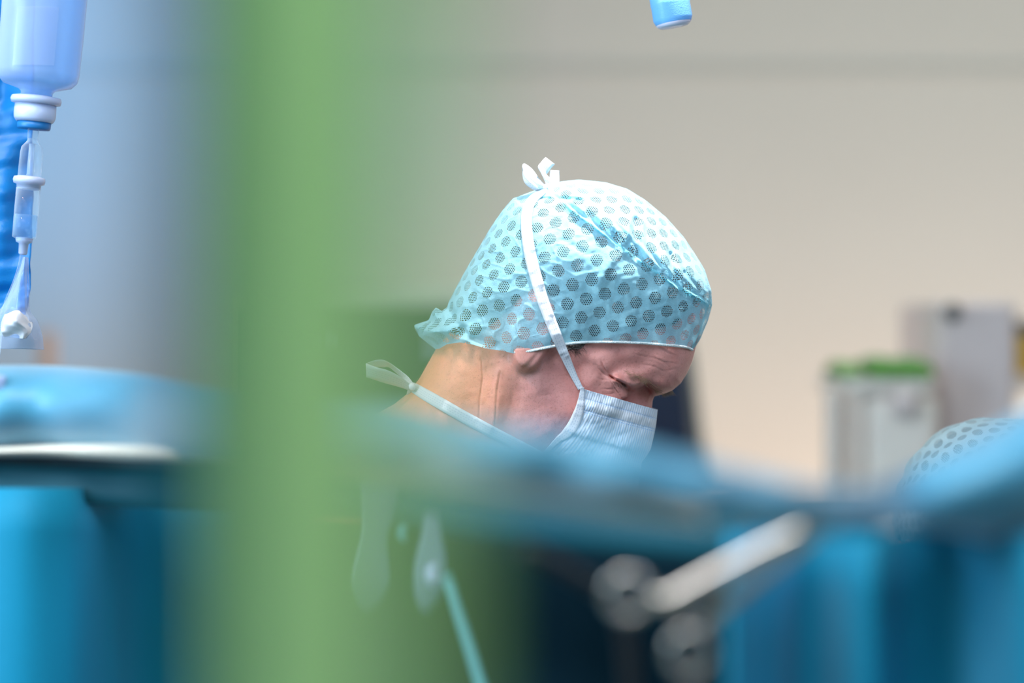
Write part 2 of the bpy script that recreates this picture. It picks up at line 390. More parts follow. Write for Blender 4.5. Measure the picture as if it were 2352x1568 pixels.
M = dict(
    skin=skin_mat(), cap=cap_mat(), tape=tape_mat('tape_fabric'), mask=mask_mat(),
    hem=plain('hem_stitching', (.78, .92, .96, 1), .7, nscale=900, var=.12, bump=.5, sheen=.2),
    hair=plain('hair_dark', (.045, .035, .03, 1), .55, nscale=300, var=.2, bump=.5), brow=plain('hair_sandy', (.30, .19, .11, 1), .5, nscale=300, var=.15),
    lash=plain('lash', (.05, .035, .03, 1), .5), gown=cloth_mat('gown_fabric', (.03, .30, .33, 1), .1),
    glove=plain('latex', (.82, .78, .66, 1), .4), shoe=plain('clog_rubber', (.06, .2, .12, 1), .5),
    wall=plain('wall_paint', (.60, .59, .55, 1), .75, nscale=2, var=.015, spec=.2), ceiling=plain('ceiling_paint', (.8, .8, .78, 1), .8, nscale=3, var=.01),
    floor=plain('floor_vinyl', (.22, .33, .36, 1), .35, nscale=60, var=.08), panel=plain('wall_joint', (.58, .56, .51, 1), .8),
    green=cloth_mat('green_drape_fabric', (.25, .58, .10, 1), .35, tcol=(.34, .64, .09, 1)),
    blue=cloth_mat('blue_drape_fabric', (.085, .40, .60, 1), .22, rough=.42, sheen=1.0, spec=.8),
    blue2=cloth_mat('deep_blue_drape_fabric', (.0, .30, .50, 1), .2, rough=.6, sheen=.3),
    teal=cloth_mat('shade_darkened_teal_fabric', (.002, .080, .115, 1), .1, rough=.6, sheen=.1), navy=cloth_mat('shade_darkened_navy_fabric', (.002, .018, .030, 1), .05, rough=.8, sheen=0, spec=.1),  # teal and navy darkened in the colour to stand in for shade
    rail=plain('rail_enamel', (1, .80, .66, 1), .35), steel=plain('polished_steel', (.70, .61, .56, 1), .11, 1, nscale=40, var=.03), black=plain('black_rubber', (.012, .012, .016, 1), .45),
    clear=clear_mat('clear_plastic', haze=.05), haze=clear_mat('hazy_plastic', (.86, .93, 1, 1), .32, (.55, .68, .86, 1), .2), 
    pe=clear_mat('translucent_bottle_plastic', (.74, .87, 1, 1), .34, (.54, .68, .94, 1), .3), milky=plain('milky_plastic', (.52, .60, .84, 1), .35, **{'Subsurface Weight': .2, 'Subsurface Scale': .01}),
    stopper=plain('blue_rubber', (.01, .18, .50, 1), .4), liquid=clear_mat('clear_fluid', (.80, .92, 1, 1), .12, (.4, .65, .9, 1)),
    bluefilm=cloth_mat('blue_film', (.01, .33, .76, 1), .45, rough=.35, sheen=0, tcol=(.01, .42, .95, 1), spec=.7),
    handle=cloth_mat('lamp_handle_cover', (.27, .66, 1, 1), .3, rough=.25, sheen=0, tcol=(.15, .5, 1, 1), spec=.6), pinkish=plain('handle_end', (.62, .60, .74, 1), .3),
    tubing=cloth_mat('aqua_tubing', (.30, .74, .78, 1), .3, rough=.3, sheen=0, tcol=(.3, .8, .85, 1)),
    screen=plain('dark_screen', (.012, .022, .055, 1), .25, var=.02), casing=plain('monitor_casing', (.97, .88, .76, 1), .5), bezel=plain('grey_bezel', (.13, .125, .12, 1), .5),
    mark=plain('pale_print', (.45, .55, .62, 1), .6), cream=plain('cream_enamel', (1, .83, .74, 1), .45), mauve=plain('pale_mauve_plastic', (.84, .69, .65, 1), .5), grey=plain('dark_grey_plastic', (.16, .15, .15, 1), .5),
    leaf=plain('green_cloth', (.12, .31, .05, 1), .8, sheen=.2, nscale=50), leafp=plain('pale_green_cloth', (.30, .46, .17, 1), .8), yellow=plain('yellow_plastic', (.80, .50, .05, 1), .45), peach=plain('peach_post', (.85, .52, .38, 1), .5),
    foil=plain('pouch_highlight_film', (.86, .84, .90, 1), .42, .1, nscale=30, bump=.1),
    post=plain('post_enamel', (.92, .76, .66, 1), .5),
    tabletop=plain('table_pad', (.02, .02, .025, 1), .6),
)

# ------------------------------------------------------------------ the room
def struct(name, c, s, mat):
    return tag(box(name, c, s, mat), kind='structure')
WY = 5.30
struct('floor', (0, 2.3, -.05), (6, 7, .1), M['floor'])
struct('ceiling', (0, 2.3, 3.05), (6, 7, .1), M['ceiling'])
struct('wall_back', (0, WY+.05, 1.5), (6, .1, 3), M['wall'])
struct('wall_left', (-2.95, 2.3, 1.5), (.1, 6.2, 3), M['wall'])
struct('wall_right', (2.95, 2.3, 1.5), (.1, 6.2, 3), M['wall'])
struct('wall_front', (0, -1.15, 1.5), (6, .1, 3), M['wall'])
struct('baseboard_back', (0, WY-.01, .05), (5.6, .02, .1), M['panel'])
struct('trim_1', (0, WY-.004, P(0, 165, WY).z), (5.6, .006, .007), M['panel'])     # joint between the wall panels

# ------------------------------------------------------------------ the surgeon: head as a bulged profile
head_poly = [(1597, 800), (1590, 828), (1578, 856), (1563, 880), (1543, 897), (1522, 905), (1503, 910), (1499, 920), (1497, 945), (1500, 985), (1496, 1020), (1484, 1036),
    (1462, 1044), (1452, 1058), (1456, 1076), (1444, 1098), (1436, 1122), (1426, 1150), (1392, 1174), (1330, 1163), (1250, 1166), (1180, 1200), (1110, 1280), (1000, 1420),
    (700, 1420), (620, 1240), (720, 1050), (800, 990), (860, 953), (905, 928), (936, 903), (962, 870), (983, 833), (1003, 797), (1040, 755), (1068, 715), (1085, 660), (1100, 600), (1145, 525), (1215, 466), (1305, 437),
    (1400, 444), (1478, 478), (1548, 540), (1592, 605), (1614, 680), (1612, 745)]
head_ctr = [  # px, py, half width (m), edge radius (px)
    (1330, 640, .077, 230), (1200, 640, .073, 200), (1150, 560, .068, 190), (1450, 560, .072, 210), (1100, 700, .060, 150), (1530, 640, .065, 170), (1400, 760, .0745, 170), (1560, 740, .060, 130), (1590, 690, .060, 130),
    (1300, 800, .0735, 160), (1380, 820, .068, 140), (1440, 800, .066, 140), (1520, 810, .060, 110), (1570, 840, .054, 80), (1480, 850, .0555, 80), (1540, 870, .050, 60), (1510, 885, .046, 52), (1440, 858, .0575, 90),
    (1345, 870, .067, 120), (1395, 878, .0605, 90), (1420, 905, .0540, 75), (1395, 925, .0600, 80), (1446, 900, .0445, 60), (1440, 935, .044, 60), (1470, 905, .0270, 50), (1475, 935, .0200, 45), (1492, 925, .0125, 30), (1490, 1000, .017, 40), (1450, 990, .033, 60),
    (1350, 930, .063, 110), (1290, 920, .061, 120), (1300, 1000, .056, 110), (1390, 1060, .050, 80), (1430, 1100, .036, 60), (1400, 1150, .030, 50), (1250, 1080, .052, 90),
    (1220, 870, .062, 130), (1240, 960, .0590, 120), (1160, 900, .0560, 130), (1080, 850, .0545, 120), (1030, 900, .056, 120), (1120, 1000, .057, 130), (980, 960, .064, 120), (1000, 1100, .062, 140), (880, 1060, .085, 140), (900, 1250, .085, 160), (1020, 820, .050, 90)]
ear_c = (1222, 766)
def head_field(U, V):
    W, sd = bulge(U, V, head_poly, head_ctr, 26.)
    wv = np.sqrt(np.maximum(W, 1e-8))
    add = np.zeros(U.shape, np.float32)
    def stroke(pts, wd, amp, w0=.055):
        nonlocal add
        q = np.array(cpx(pts, w0)); d = seg_dist(U, V, q); e = q[-1]-q[0]; L = np.linalg.norm(e)+1e-6
        t = ((U-q[0][0])*e[0]+(V-q[0][1])*e[1])/L; tp = np.clip(np.minimum(t, L-t)/min(L*.4, 14)+.15, 0, 1) if wd < 4 else 1
        add += amp*tp*np.exp(-(d/wd)**2)
    # ear under the cap, with the lobe hanging below the hem
    ang = math.radians(14); du, dv = U-ear_c[0], V-ear_c[1]; a = du*math.cos(ang)+dv*math.sin(ang); b = -du*math.sin(ang)+dv*math.cos(ang)
    e = (np.abs(a)/40)**2.4+(np.abs(b)/84)**2.4
    add += .0125/(1+np.exp(np.clip((e-1)*9, -30, 30)))
    lobe = cpx([(1188, 800), (1192, 818), (1198, 828)], .07)
    lb_ = poly_sd(U, V, cpx([(1174, 796), (1250, 790), (1228, 818), (1210, 838), (1198, 844), (1189, 838), (1180, 820)], .066))
    add += .0034*np.clip((1262-U)/60, 0, 1)/(1+np.exp(np.clip(-(lb_-1)*.5, -30, 30)))
    # jaw angle and neck muscle
    stroke([(1240, 850), (1232, 910), (1262, 985)], 26, .0035, .06)
    stroke([(1180, 850), (1130, 960), (1080, 1060)], 40, .004, .058)
    stroke([(1196, 862), (1176, 930), (1150, 1010)], 22, -.0016, .058)
    # neck creases
    for p, wd, am in (([(1105, 822), (1109, 868), (1103, 915), (1100, 975)], 1.9, -.0010), ([(1150, 848), (1142, 895), (1140, 930), (1136, 990)], 2.0, -.0008), ([(1146, 852), (1137, 895), (1134, 985)], 6, .0006),
                      ([(1092, 830), (1094, 960)], 6, .0004)): stroke(p, wd, am, .057)
    # brow ridge and hooded lid
    stroke([(1425, 864), (1462, 866), (1500, 880), (1530, 892)], 15, .0040, .052)
    stroke([(1416, 868), (1436, 879), (1455, 884), (1474, 880)], 8.0, .0066, .050)
    # cheek fold outside the lid crease, then the crease itself
    stroke([(1396, 872), (1410, 886), (1424, 902), (1434, 912)], 8.0, .0022, .050)
    stroke([(1396, 861), (1408, 868), (1420, 874), (1434, 882), (1446, 890)], 2.4, -.0070, .050)
    for k in range(5):
        o = k*6.0; stroke([(1401+o, 872+o*.22), (1409+o*.95, 888+o*.08), (1422+o*.75, 906-o*.15), (1431+o*.5, 920-o*.3)], 1.7, -.0016, .052)
        stroke([(1404+o, 872+o*.22), (1412+o*.95, 888+o*.08), (1425+o*.75, 905-o*.15)], 1.6, .0007, .052)
    for pts, am in (([(1400, 862), (1391, 852), (1383, 838), (1380, 820)], -.0008), ([(1398, 865), (1386, 858), (1376, 848), (1368, 834)], -.0011), ([(1405, 872), (1384, 872), (1368, 868)], -.0006), ([(1412, 893), (1396, 894), (1380, 892)], -.0007),
                    ([(1414, 902), (1400, 906), (1384, 905)], -.0005), ([(1416, 842), (1422, 864)], -.0005), ([(1376, 822), (1388, 846), (1396, 858)], -.0006)): stroke(pts, 1.7, am, .06)
    stroke([(1344, 818), (1372, 826), (1392, 846)], 12, .0016, .064)
    # forehead lines
    for pts, am in (([(1512, 798), (1532, 809), (1556, 818)], -.0005), ([(1496, 818), (1526, 831), (1560, 836)], -.0004), ([(1470, 836), (1502, 841), (1530, 856)], -.0004), ([(1526, 852), (1560, 846)], -.0003), ([(1450, 812), (1500, 822), (1540, 840)], -.0003)):
        stroke(pts, 1.8, am, .055); stroke([(x+2, y-4) for x, y in pts], 3, -am*.5, .055)
    add *= np.clip(sd/14, 0, 1)
    add += (.00010*wob(U, V, 26, 3)+.00003*wob(U, V, 9, 4))*np.clip(sd/10, 0, 1)
    w2 = np.maximum(wv+add, 1e-4)
    # the hollow between the lid, the cheek fold and the side of the nose
    ho = poly_sd(U, V, cpx([(1436, 890), (1450, 894), (1462, 893), (1474, 888), (1486, 881), (1498, 896), (1506, 912), (1520, 960), (1440, 960), (1424, 930), (1430, 919), (1440, 911), (1442, 902)], .046))
    wn = np.interp(U, [1430, 1450, 1470, 1488, 1500], [.031, .026, .0195, .0145, .0125]).astype(np.float32)*np.clip(sd/12, 0, 1)**.5
    mh = 1/(1+np.exp(np.clip(-(ho-1.0)/1.9, -30, 30))); w2 = np.where(wn < w2, w2*(1-mh)+wn*mh, w2)
    return np.where(W > 0, w2*w2, W), sd
def W_to_F(W, xs, zs, Y):
    gx, gz = np.gradient(W, xs, zs); g2 = (gx**2+gz**2)[:, None, :]; y = Y[None, :, None]
    return ((y*y-W[:, None, :])/np.sqrt(4*y*y+g2+4e-5)).astype(np.float32)
FOOT = Vector((-.40, D, 0))
surgeon = empty('person', FOOT, 'surgeon bent forward looking down, in a pale blue perforated cap and a tied face mask', 'person')
xs = span((-.80, -.14, .009), (-.14, -.03, .003), (-.03, .196, .00085), (.196, .46, .009))
zs = span((-.0, 1.26, .012), (1.26, 1.388, .004), (1.388, 1.500, .00085), (1.500, 1.66, .0035))
ys = span((-.36, -.10, .009), (-.10, .10, .0022), (.10, .36, .009))
G = Grid(xs, ys, zs)
# torso, arms, hands, legs (y is across the body, centred on 0)
hip = (-.40, 0, .93); chest = (-.22, 0, 1.20)
for s in (-1, 1):
    G.cap((-.17, s*.04, 1.265), (-.20, s*.155, 1.245), .055, .05, .05)
    G.cap((-.20, s*.16, 1.24), (-.10, s*.225, .99), .050, .040, .03)
    G.cap((-.10, s*.225, .99), (.12, s*.14, .98), .040, .027, .015)
    G.cap((.12, s*.14, .98), (.17, s*.125, .975), .030, .028, .012)                      # palm
    for q, (dy, L, drop) in enumerate(((-.030, .070, .030), (-.010, .078, .035), (.010, .073, .038), (.029, .058, .034))):
        x0, y0 = .185, s*.125+dy*1.0; G.cap((x0-.02, s*.125+dy*.7, .975), (x0+L*.45, y0, .972), .0095, .009, .004)
        G.cap((x0+L*.45, y0, .972), (x0+L*.75, y0, .972-drop*.5), .009, .008, .004); G.cap((x0+L*.75, y0, .972-drop*.5), (x0+L*.85, y0, .972-drop), .008, .0075, .004)
    G.cap((.135, s*.125-s*.03, .965), (.175, s*.125-s*.058, .950), .012, .010, .008); G.cap((.175, s*.125-s*.058, .950), (.205, s*.125-s*.060, .938), .010, .009, .004)
    G.cap((-.40, s*.085, .90), (-.38, s*.095, .49), .078, .052, .03); G.cap((-.38, s*.095, .49), (-.40, s*.10, .09), .050, .034, .02); G.cap((-.40, s*.10, .06), (-.24, s*.11, .045), .036, .030, .02)
G.cap(chest, hip, .105, .10, .05, sy=1.35); G.cap((-.19, 0, 1.24), (-.24, 0, 1.14), .085, .105, .04, sy=1.4)
XX, ZZ = np.meshgrid(xs, zs, indexing='ij'); U, V = to_px(XX, ZZ)
ix = xs > -.36; iz = zs > 1.20
Wh, sdh = head_field(U[np.ix_(ix, iz)], V[np.ix_(ix, iz)])
Fh = W_to_F(Wh, xs[ix], zs[iz], ys)
i0, k0 = np.argmax(ix), np.argmax(iz)
sub = G.F[i0:, :, k0:]; G.F[i0:, :, k0:] = smin(sub, np.minimum(Fh, .2), .02*np.clip((1.36-zs[iz])/.08, .02, 1)[None, None, :])
Vb, Fb = surface_nets(G.F, G.x, G.y, G.z)
def head_w(U, V):
    W, sd = head_field(np.atleast_1d(np.asarray(U, np.float32)), np.atleast_1d(np.asarray(V, np.float32))); return np.sqrt(np.maximum(W, 0))
# snap the side faces exactly onto the profile field
u, v = to_px(Vb[:, 0], Vb[:, 2]); m = (Vb[:, 2] > 1.365) & (Vb[:, 0] > -.13)
wv = np.zeros(len(Vb)); wv[m] = head_w(u[m], v[m]); ok = m & (wv > .016) & (np.abs(np.abs(Vb[:, 1])-wv) < .003)
Vb[ok, 1] = np.sign(Vb[ok, 1])*wv[ok]
Vb[:, 1] += D
me = fast_mesh('body', Vb, Fb)
u, v = to_px(Vb[:, 0], Vb[:, 2])
sm = lambda x: 1/(1+np.exp(-np.clip(x, -30, 30)))
face = sm((u-1150+(v-900)*.1)/22)
red = .55*np.exp(-((u-1150)**2/900+(v-930)**2/5000))*(u > 1143)+.8*np.exp(-((u-1530)/42.)**2-((v-890)/20.)**2)+.45*np.exp(-seg_dist(u, v, [(1300, 850), (1330, 930), (1400, 925)])**2/900)+.5*np.exp(-seg_dist(u, v, [(1398, 862), (1412, 872), (1425, 880)])**2/30)+.7*np.exp(-seg_dist(u, v, [(1440, 912), (1480, 900), (1500, 915)])**2/160)
stub = np.exp(-seg_dist(u, v, [(1225, 850), (1230, 920), (1270, 990)])**2/3600)+.25*np.exp(-seg_dist(u, v, [(1060, 880), (1060, 960)])**2/4000)
for nm, a in (('face', face), ('red', np.clip(red, 0, 1)), ('stubble', np.clip(stub, 0, 1))): set_attr(me, nm, a)
body = link('body', me, M['skin'], surgeon)

# hair under the cap
def shell_from(field, xr, yr, zr, step, cuts=(), ystep=None):
    xs = np.arange(xr[0], xr[1], step); zs = np.arange(zr[0], zr[1], step); ys = np.arange(yr[0], yr[1], ystep or step)
    X, Z = np.meshgrid(xs, zs, indexing='ij'); U, V = to_px(X, Z); W = field(U, V)
    Vv, Ff = surface_nets(W_to_F(W, xs, zs, ys), xs, ys, zs)
    u, v = to_px(Vv[:, 0], Vv[:, 2]); w2 = np.sqrt(np.maximum(field(u.astype(np.float32), v.astype(np.float32)), 0))
    ok = (w2 > .02) & (np.abs(np.abs(Vv[:, 1])-w2) < .004); Vv[ok, 1] = np.sign(Vv[ok, 1])*w2[ok]
    me = fast_mesh('shell', Vv, Ff)
    if cuts: keep_part(me, cuts)
    return me
def hair_field(U, V):
    W, sd = bulge(U, V, head_poly, head_ctr, 26.); wv = np.sqrt(np.maximum(W, 0))+.0016+.0004*wob(U, V, 14, 9); return np.where(sd > -4, np.where(W > 0, wv**2, W+.0016*.0016+.00012), W)
hairline = interp([(900, 700), (1040, 765), (1090, 775), (1140, 735), (1180, 700), (1215, 660), (1262, 680), (1275, 770), (1300, 802), (1330, 800), (1350, 778), (1400, 766), (1480, 758), (1540, 745), (1590, 700), (1700, 650)])
me = shell_from(hair_field, (-.06, .20), (-.09, .0905), (1.46, 1.655), .003, [lambda c: (hairline(to_px(c.x, c.z)[0])-to_px(c.x, c.z)[1])])
me.transform(Matrix.Translation((0, D, 0))); me.name = 'hair'; hair = link('hair', me, M['hair'], surgeon)

# ------------------------------------------------------------------ the cap
cap_poly = [(1593, 803), (1608, 778), (1626, 735), (1635, 700), (1633, 668), (1618, 620), (1600, 590), (1570, 545), (1530, 500), (1482, 460), (1440, 434), (1390, 419), (1330, 413), (1290, 417), (1255, 427),
    (1232, 436), (1205, 446), (1178, 456), (1155, 482), (1128, 520), (1100, 568), (1072, 615), (1050, 655), (1032, 690), (1026, 706), (1014, 714), (1001, 706), (992, 716), (984, 735), (966, 741), (951, 746), (952, 757), (962, 772), (985, 790), (1000, 802),
    (1012, 830), (1030, 880), (1200, 920), (1560, 910), (1580, 850)]
cap_ctr = [(1340, 600, .092, 250), (1200, 600, .088, 220), (1130, 640, .080, 170), (1470, 560, .090, 250), (1100, 740, .068, 120), (1050, 760, .068, 90), (1000, 760, .058, 60), (965, 755, .040, 40), (1550, 640, .082, 200), (1600, 690, .078, 160),
    (1300, 740, .084, 180), (1400, 760, .079, 170), (1500, 770, .072, 140), (1580, 770, .066, 110), (1240, 800, .078, 150), (1150, 800, .070, 120), (1080, 800, .068, 90)]
seam_line = [(1232, 462), (1250, 455), (1278, 470), (1318, 501), (1380, 548), (1452, 601), (1500, 634), (1538, 661), (1580, 680), (1628, 704)]
def head_plain(U, V): W, sd = bulge(U, V, head_poly, head_ctr, 26.); return np.sqrt(np.maximum(W, 0))
def cap_field(U, V, wrinkle=True):
    W, sd = bulge(U, V, cap_poly, cap_ctr, 34.); wv = np.sqrt(np.maximum(W, 1e-8)); hw = head_plain(U, V)
    ang = math.radians(14); du, dv = U-ear_c[0]+8, V-ear_c[1]; a = du*math.cos(ang)+dv*math.sin(ang); b = -du*math.sin(ang)+dv*math.cos(ang)
    ear = .0145/(1+np.exp(np.clip((np.sqrt((a/58)**2+(b/96)**2)-1)*7, -30, 30)))
    inner = hw+.0028+ear
    k = .004; wv = np.maximum(wv, inner)+k*.25*np.maximum(0, 1-np.abs(wv-inner)/k)**2
    if wrinkle:
        L = np.asarray(seam_line, float); ds = seg_dist(U, V, seam_line); sy = np.interp(U, L[:, 0], L[:, 1]); above = (sy-V)            # >0 above the seam
        on = sm((U-1285)/14)
        wv = wv+on*(.0085*np.exp(-((above-36)/34.)**2)*(above > -12))+on*.0012*np.exp(-(ds/3.5)**2)-on*.0032*np.exp(-((above-9)/5.)**2)
        n = np.array([-.57, -.82]); al = (U*.82-V*.57)                       # along-seam coordinate
        g = np.exp(-np.clip(above, 0, 999)/52.)*(above > -2)*on
        wv = wv+g*(.0022*np.sin(al/6.3+2.2*np.sin(al/23.)+above/19.)+.0013*np.sin(al/3.4+above/11.))
        def st(p, wd, am): 
            return am*np.exp(-(seg_dist(U, V, p)/wd)**2)
        wv = wv+st([(1452, 512), (1449, 545), (1456, 592)], 7, -.0065)+st([(1438, 515), (1432, 548), (1418, 566)], 6, .0035)+st([(1467, 520), (1466, 560), (1476, 600)], 6, .004)
        wv = wv+st([(1531, 588), (1533, 620), (1543, 648)], 5, -.0055)+st([(1545, 590), (1556, 640)], 7, .003)+st([(1515, 596), (1512, 626)], 8, .003)
        wv = wv+st([(1398, 540), (1432, 568), (1450, 600)], 4, -.004)+st([(1340, 500), (1360, 520), (1372, 536)], 5, -.003)+st([(1560, 630), (1566, 668)], 4, -.003)
        wv = wv+st([(1290, 463), (1330, 468)], 4, -.004)+st([(1236, 460), (1262, 462)], 3.5, -.0035)+st([(1205, 480), (1245, 474), (1300, 478)], 9, .0022)
        wv = wv+st([(1415, 590), (1380, 625), (1368, 660)], 10, .0020)+st([(1290, 560), (1340, 590), (1365, 590)], 7, -.0015)+st([(1546, 665), (1552, 740), (1545, 790)], 4, .0010)
        # gathered cloth at the nape
        b = np.exp(-((U-1010)/62.)**2-((V-765)/42.)**2)
        wv = wv+b*(.0065*np.sin((U*.55+V*.83)/7.5+1.5*np.sin(U/19.))+.0025*np.sin((U*.8-V*.5)/5.))
        wv = wv+st([(1030, 700), (1045, 735), (1085, 775), (1140, 795)], 9, -.0045)+st([(1020, 722), (1055, 775), (1110, 800)], 6, .0032)
        cr_ = np.abs(wob(U, V, 62, 21, 8)); wv = wv+.0009*np.exp(-(cr_/.16)**2)*np.clip((1350-U)/200+.4, .15, 1)+.0008*wob(U, V, 85, 5)+.0002*wob(U, V, 22, 6)
        f = np.exp(-seg_dist(U, V, [(1180, 810), (1250, 799), (1350, 786), (1480, 789), (1590, 802)])/14.); wv = wv*(1-f)+np.minimum(wv, np.maximum(hw+.0035+ear*.8, .02))*f
    return np.where(W > 0, wv*wv*np.clip(sd/8., 0, 1)+W*(1-np.clip(sd/8., 0, 1)), W)
hem_pts = [(940, 735), (951, 750), (962, 772), (984, 791), (1000, 802), (1012, 800), (1030, 790), (1060, 786), (1090, 791), (1120, 800), (1150, 804), (1182, 811), (1215, 808), (1250, 801), (1300, 791), (1350, 787), (1420, 787), (1480, 790), (1540, 794), (1580, 799), (1593, 805), (1660, 850)]
hem = interp(hem_pts)
print('cap'); cf = lambda U, V: cap_field(U, V)
me = shell_from(cf, (-.095, .19), (-.106, .1065), (1.475, 1.656), .0011, [lambda c: (hem(to_px(c.x, c.z)[0])-to_px(c.x, c.z)[1])], ystep=.0022)
co = vcoords(me); u, v = to_px(co[:, 0], co[:, 2])
cx, cz = to_px(0, 0); ccx, ccz = (1340-1176)*PX, H-(690-784)*PX
dx, dy, dz = co[:, 0]-ccx, np.abs(co[:, 1])+.004, co[:, 2]-ccz; rr = np.sqrt(dx*dx+dz*dz)+1e-9; th = np.arctan2(rr, dy)
rad3 = np.sqrt(dx*dx+dy*dy+dz*dz); ar = th*(.55*rad3+.45*.105)*1000; th_o = math.radians(-15)
uu, vv = ar*dx/rr, ar*dz/rr; set_uv(me, np.stack([uu*math.cos(th_o)-vv*math.sin(th_o), uu*math.sin(th_o)+vv*math.cos(th_o)], 1))
sdm = seg_dist(u, v, seam_line); set_attr(me, 'seam', np.clip(np.exp(-(sdm/4.2)**2)*(u > 1290)*1.2+np.exp(-(seg_dist(u, v, [(1284, 462), (1300, 466), (1330, 467)])/5.)**2)+np.exp(-(seg_dist(u, v, [(1218, 470), (1236, 460), (1262, 462)])/2.2)**2)+.7*np.exp(-(seg_dist(u, v, [(1616, 705), (1606, 750), (1583, 800)])/2.2)**2)+.45*(sdm < 8)*(u > 1560), 0, 1))
me.transform(Matrix.Translation((0, D, 0))); me.name = 'surgical_cap'; cap = link('surgical_cap', me, M['cap'], surgeon)
def cap_w(px, py, wr=True):
    return float(np.sqrt(max(cap_field(np.array([px], np.float32), np.array([py], np.float32), wr)[0], 0)))
def on_side(px, py, wf, lift=.001):
    """world point seen at (px,py) that lies on the side surface with half width wf()"""
    Y = D-.06
    for _ in range(4):
        a, b = 1176+(px-1176)*Y/D, 784+(py-784)*Y/D; Y = D-wf(a, b)-lift
    return P(px, py, Y)
def stitched(name, pts, wf, rad, mat, parent, n):
    path = cr(pts, n); q = [on_side(a, b, wf, rad*.4) for a, b in path]
    return tube(name, q, rad, mat, parent, 8)
stitched('hem_band', [(1182, 809), (1215, 806), (1250, 799), (1300, 790), (1350, 785.5), (1420, 785.5), (1480, 788), (1540, 793), (1575, 797), (1590, 803)], cap_w, .0012, M['hem'], cap, 220)

# ------------------------------------------------------------------ the mask
TL, TR = np.array(cpx([(1334, 891)], .062)[0]), np.array([1509, 940]); ax = (TR-TL)/np.linalg.norm(TR-TL); nx_ = np.array([-ax[1], ax[0]])
mask_poly = [(1512, 900), (1509, 940), (1505, 975), (1500, 1000), (1493, 1030), (1484, 1046), (1472, 1062), (1470, 1090), (1456, 1140), (1440, 1180), (1390, 1205), (1320, 1190), (1230, 1120), (1225, 900), (1330, 820), (1450, 840)]
mask_ctr = [(1330, 900, .0655, 90), (1320, 980, .063, 90), (1390, 930, .0625, 95), (1430, 960, .052, 85), (1460, 940, .041, 75), (1480, 970, .036, 60), (1440, 1010, .050, 80), (1470, 1040, .036, 50), (1280, 1050, .060, 80), (1380, 1080, .055, 80), (1430, 1120, .042, 60), (1380, 1160, .038, 50)]
def mask_field(U, V):
    W, sd = bulge(U, V, mask_poly, mask_ctr, 26.); wv = np.sqrt(np.maximum(W, 1e-8)); hw = head_plain(U, V)+.0026
    wv = np.maximum(wv, hw*(sd > 6)); dv = (U-TL[0])*nx_[0]+(V-TL[1])*nx_[1]
    wv = wv-.0018*sm((dv-cpx_d)/1.6)+.0012*np.exp(-((dv-33)/7.)**2)-.0007*np.exp(-((dv-20)/2.)**2)-.0007*np.exp(-((dv-45)/2.)**2)
    wv = wv+.0007*wob(U, V, 60, 31)+.0003*wob(U, V, 18, 32)
    return np.where(W > 0, wv*wv*np.clip(sd/6., 0, 1)+W*(1-np.clip(sd/6., 0, 1)), W)
cpx_d = 104
left_edge = interp([(850, 1334), (889, 1331), (930, 1322), (960, 1312), (985, 1296), (1003, 1282), (1014, 1262), (1040, 1240), (1100, 1225), (1200, 1225)])
def cut_top(c): a, b = to_px(c.x, c.z); return (a-TL[0])*nx_[0]+(b-TL[1])*nx_[1]
def cut_left(c): a, b = to_px(c.x, c.z); return a-left_edge(b)
me = shell_from(mask_field, (.005, .137), (-.072, .0725), (1.33, 1.475), .0011, [cut_top, cut_left], ystep=.0018)
co = vcoords(me); u, v = to_px(co[:, 0], co[:, 2]); du = ((u-TL[0])*ax[0]+(v-TL[1])*ax[1]); dv = ((u-TL[0])*nx_[0]+(v-TL[1])*nx_[1])
fan = np.clip((1400-u)/130, 0, 1)*np.clip(dv-25, 0, 200)*.34
set_uv(me, np.stack([(du+fan)*PX*1000, dv*PX*1000], 1))
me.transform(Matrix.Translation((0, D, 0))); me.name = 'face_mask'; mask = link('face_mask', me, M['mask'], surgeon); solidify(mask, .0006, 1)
def mask_w(px, py):
    return float(np.sqrt(max(mask_field(np.array([px], np.float32), np.array([py], np.float32))[0], 0)))
def strip(name, L, R, mat, parent, n=80, m=5, thick=.0003):
    """ribbon between two edge curves of world points"""
    A, B = cr(L, n), cr(R, n); t = np.linspace(0, 1, m); G_ = A[:, None]*(1-t)[None, :, None]+B[:, None]*t[None, :, None]
    mid = (A+B)/2; s = np.concatenate([[0], np.cumsum(np.linalg.norm(np.diff(mid, axis=0), axis=1))])*1000; wd = np.linalg.norm(B-A, axis=1)*1000
    uv = np.stack([np.repeat(s, m), ((t[None]-.5)*np.maximum(wd, 6)[:, None]).ravel()], 1)
    o = link(name, mesh_of(name, G_.reshape(-1, 3), grid_faces(n, m), uv), mat, parent); solidify(o, thick); return o
def band_on(name, center, width, wf, lift, mat, parent, n=120):
    c = cr(center, n); wd = cr([(w_,) for w_ in width], n)[:, 0]; t = np.gradient(c, axis=0); t /= np.linalg.norm(t, axis=1)[:, None]; nn = np.stack([-t[:, 1], t[:, 0]], 1)
    L = [on_side(*(c[i]-nn[i]*wd[i]/2), wf, lift) for i in range(n)]; R = [on_side(*(c[i]+nn[i]*wd[i]/2), wf, lift) for i in range(n)]
    # the tape is taut: lift it to the straight chord where the cloth dips
    L = np.array(L); R = np.array(R); k = np.ones(25)/25
    for A in (L, R):
        y = np.convolve(np.pad(A[:, 1], 12, 'edge'), k, 'valid'); A[:, 1] = np.minimum(A[:, 1], y)
    return strip(name, L, R, mat, parent, n)
both = lambda a, b: max(cap_w(a, b) if 940 < a < 1640 and b < 815 else 0, float(head_w(a, b)[0]))
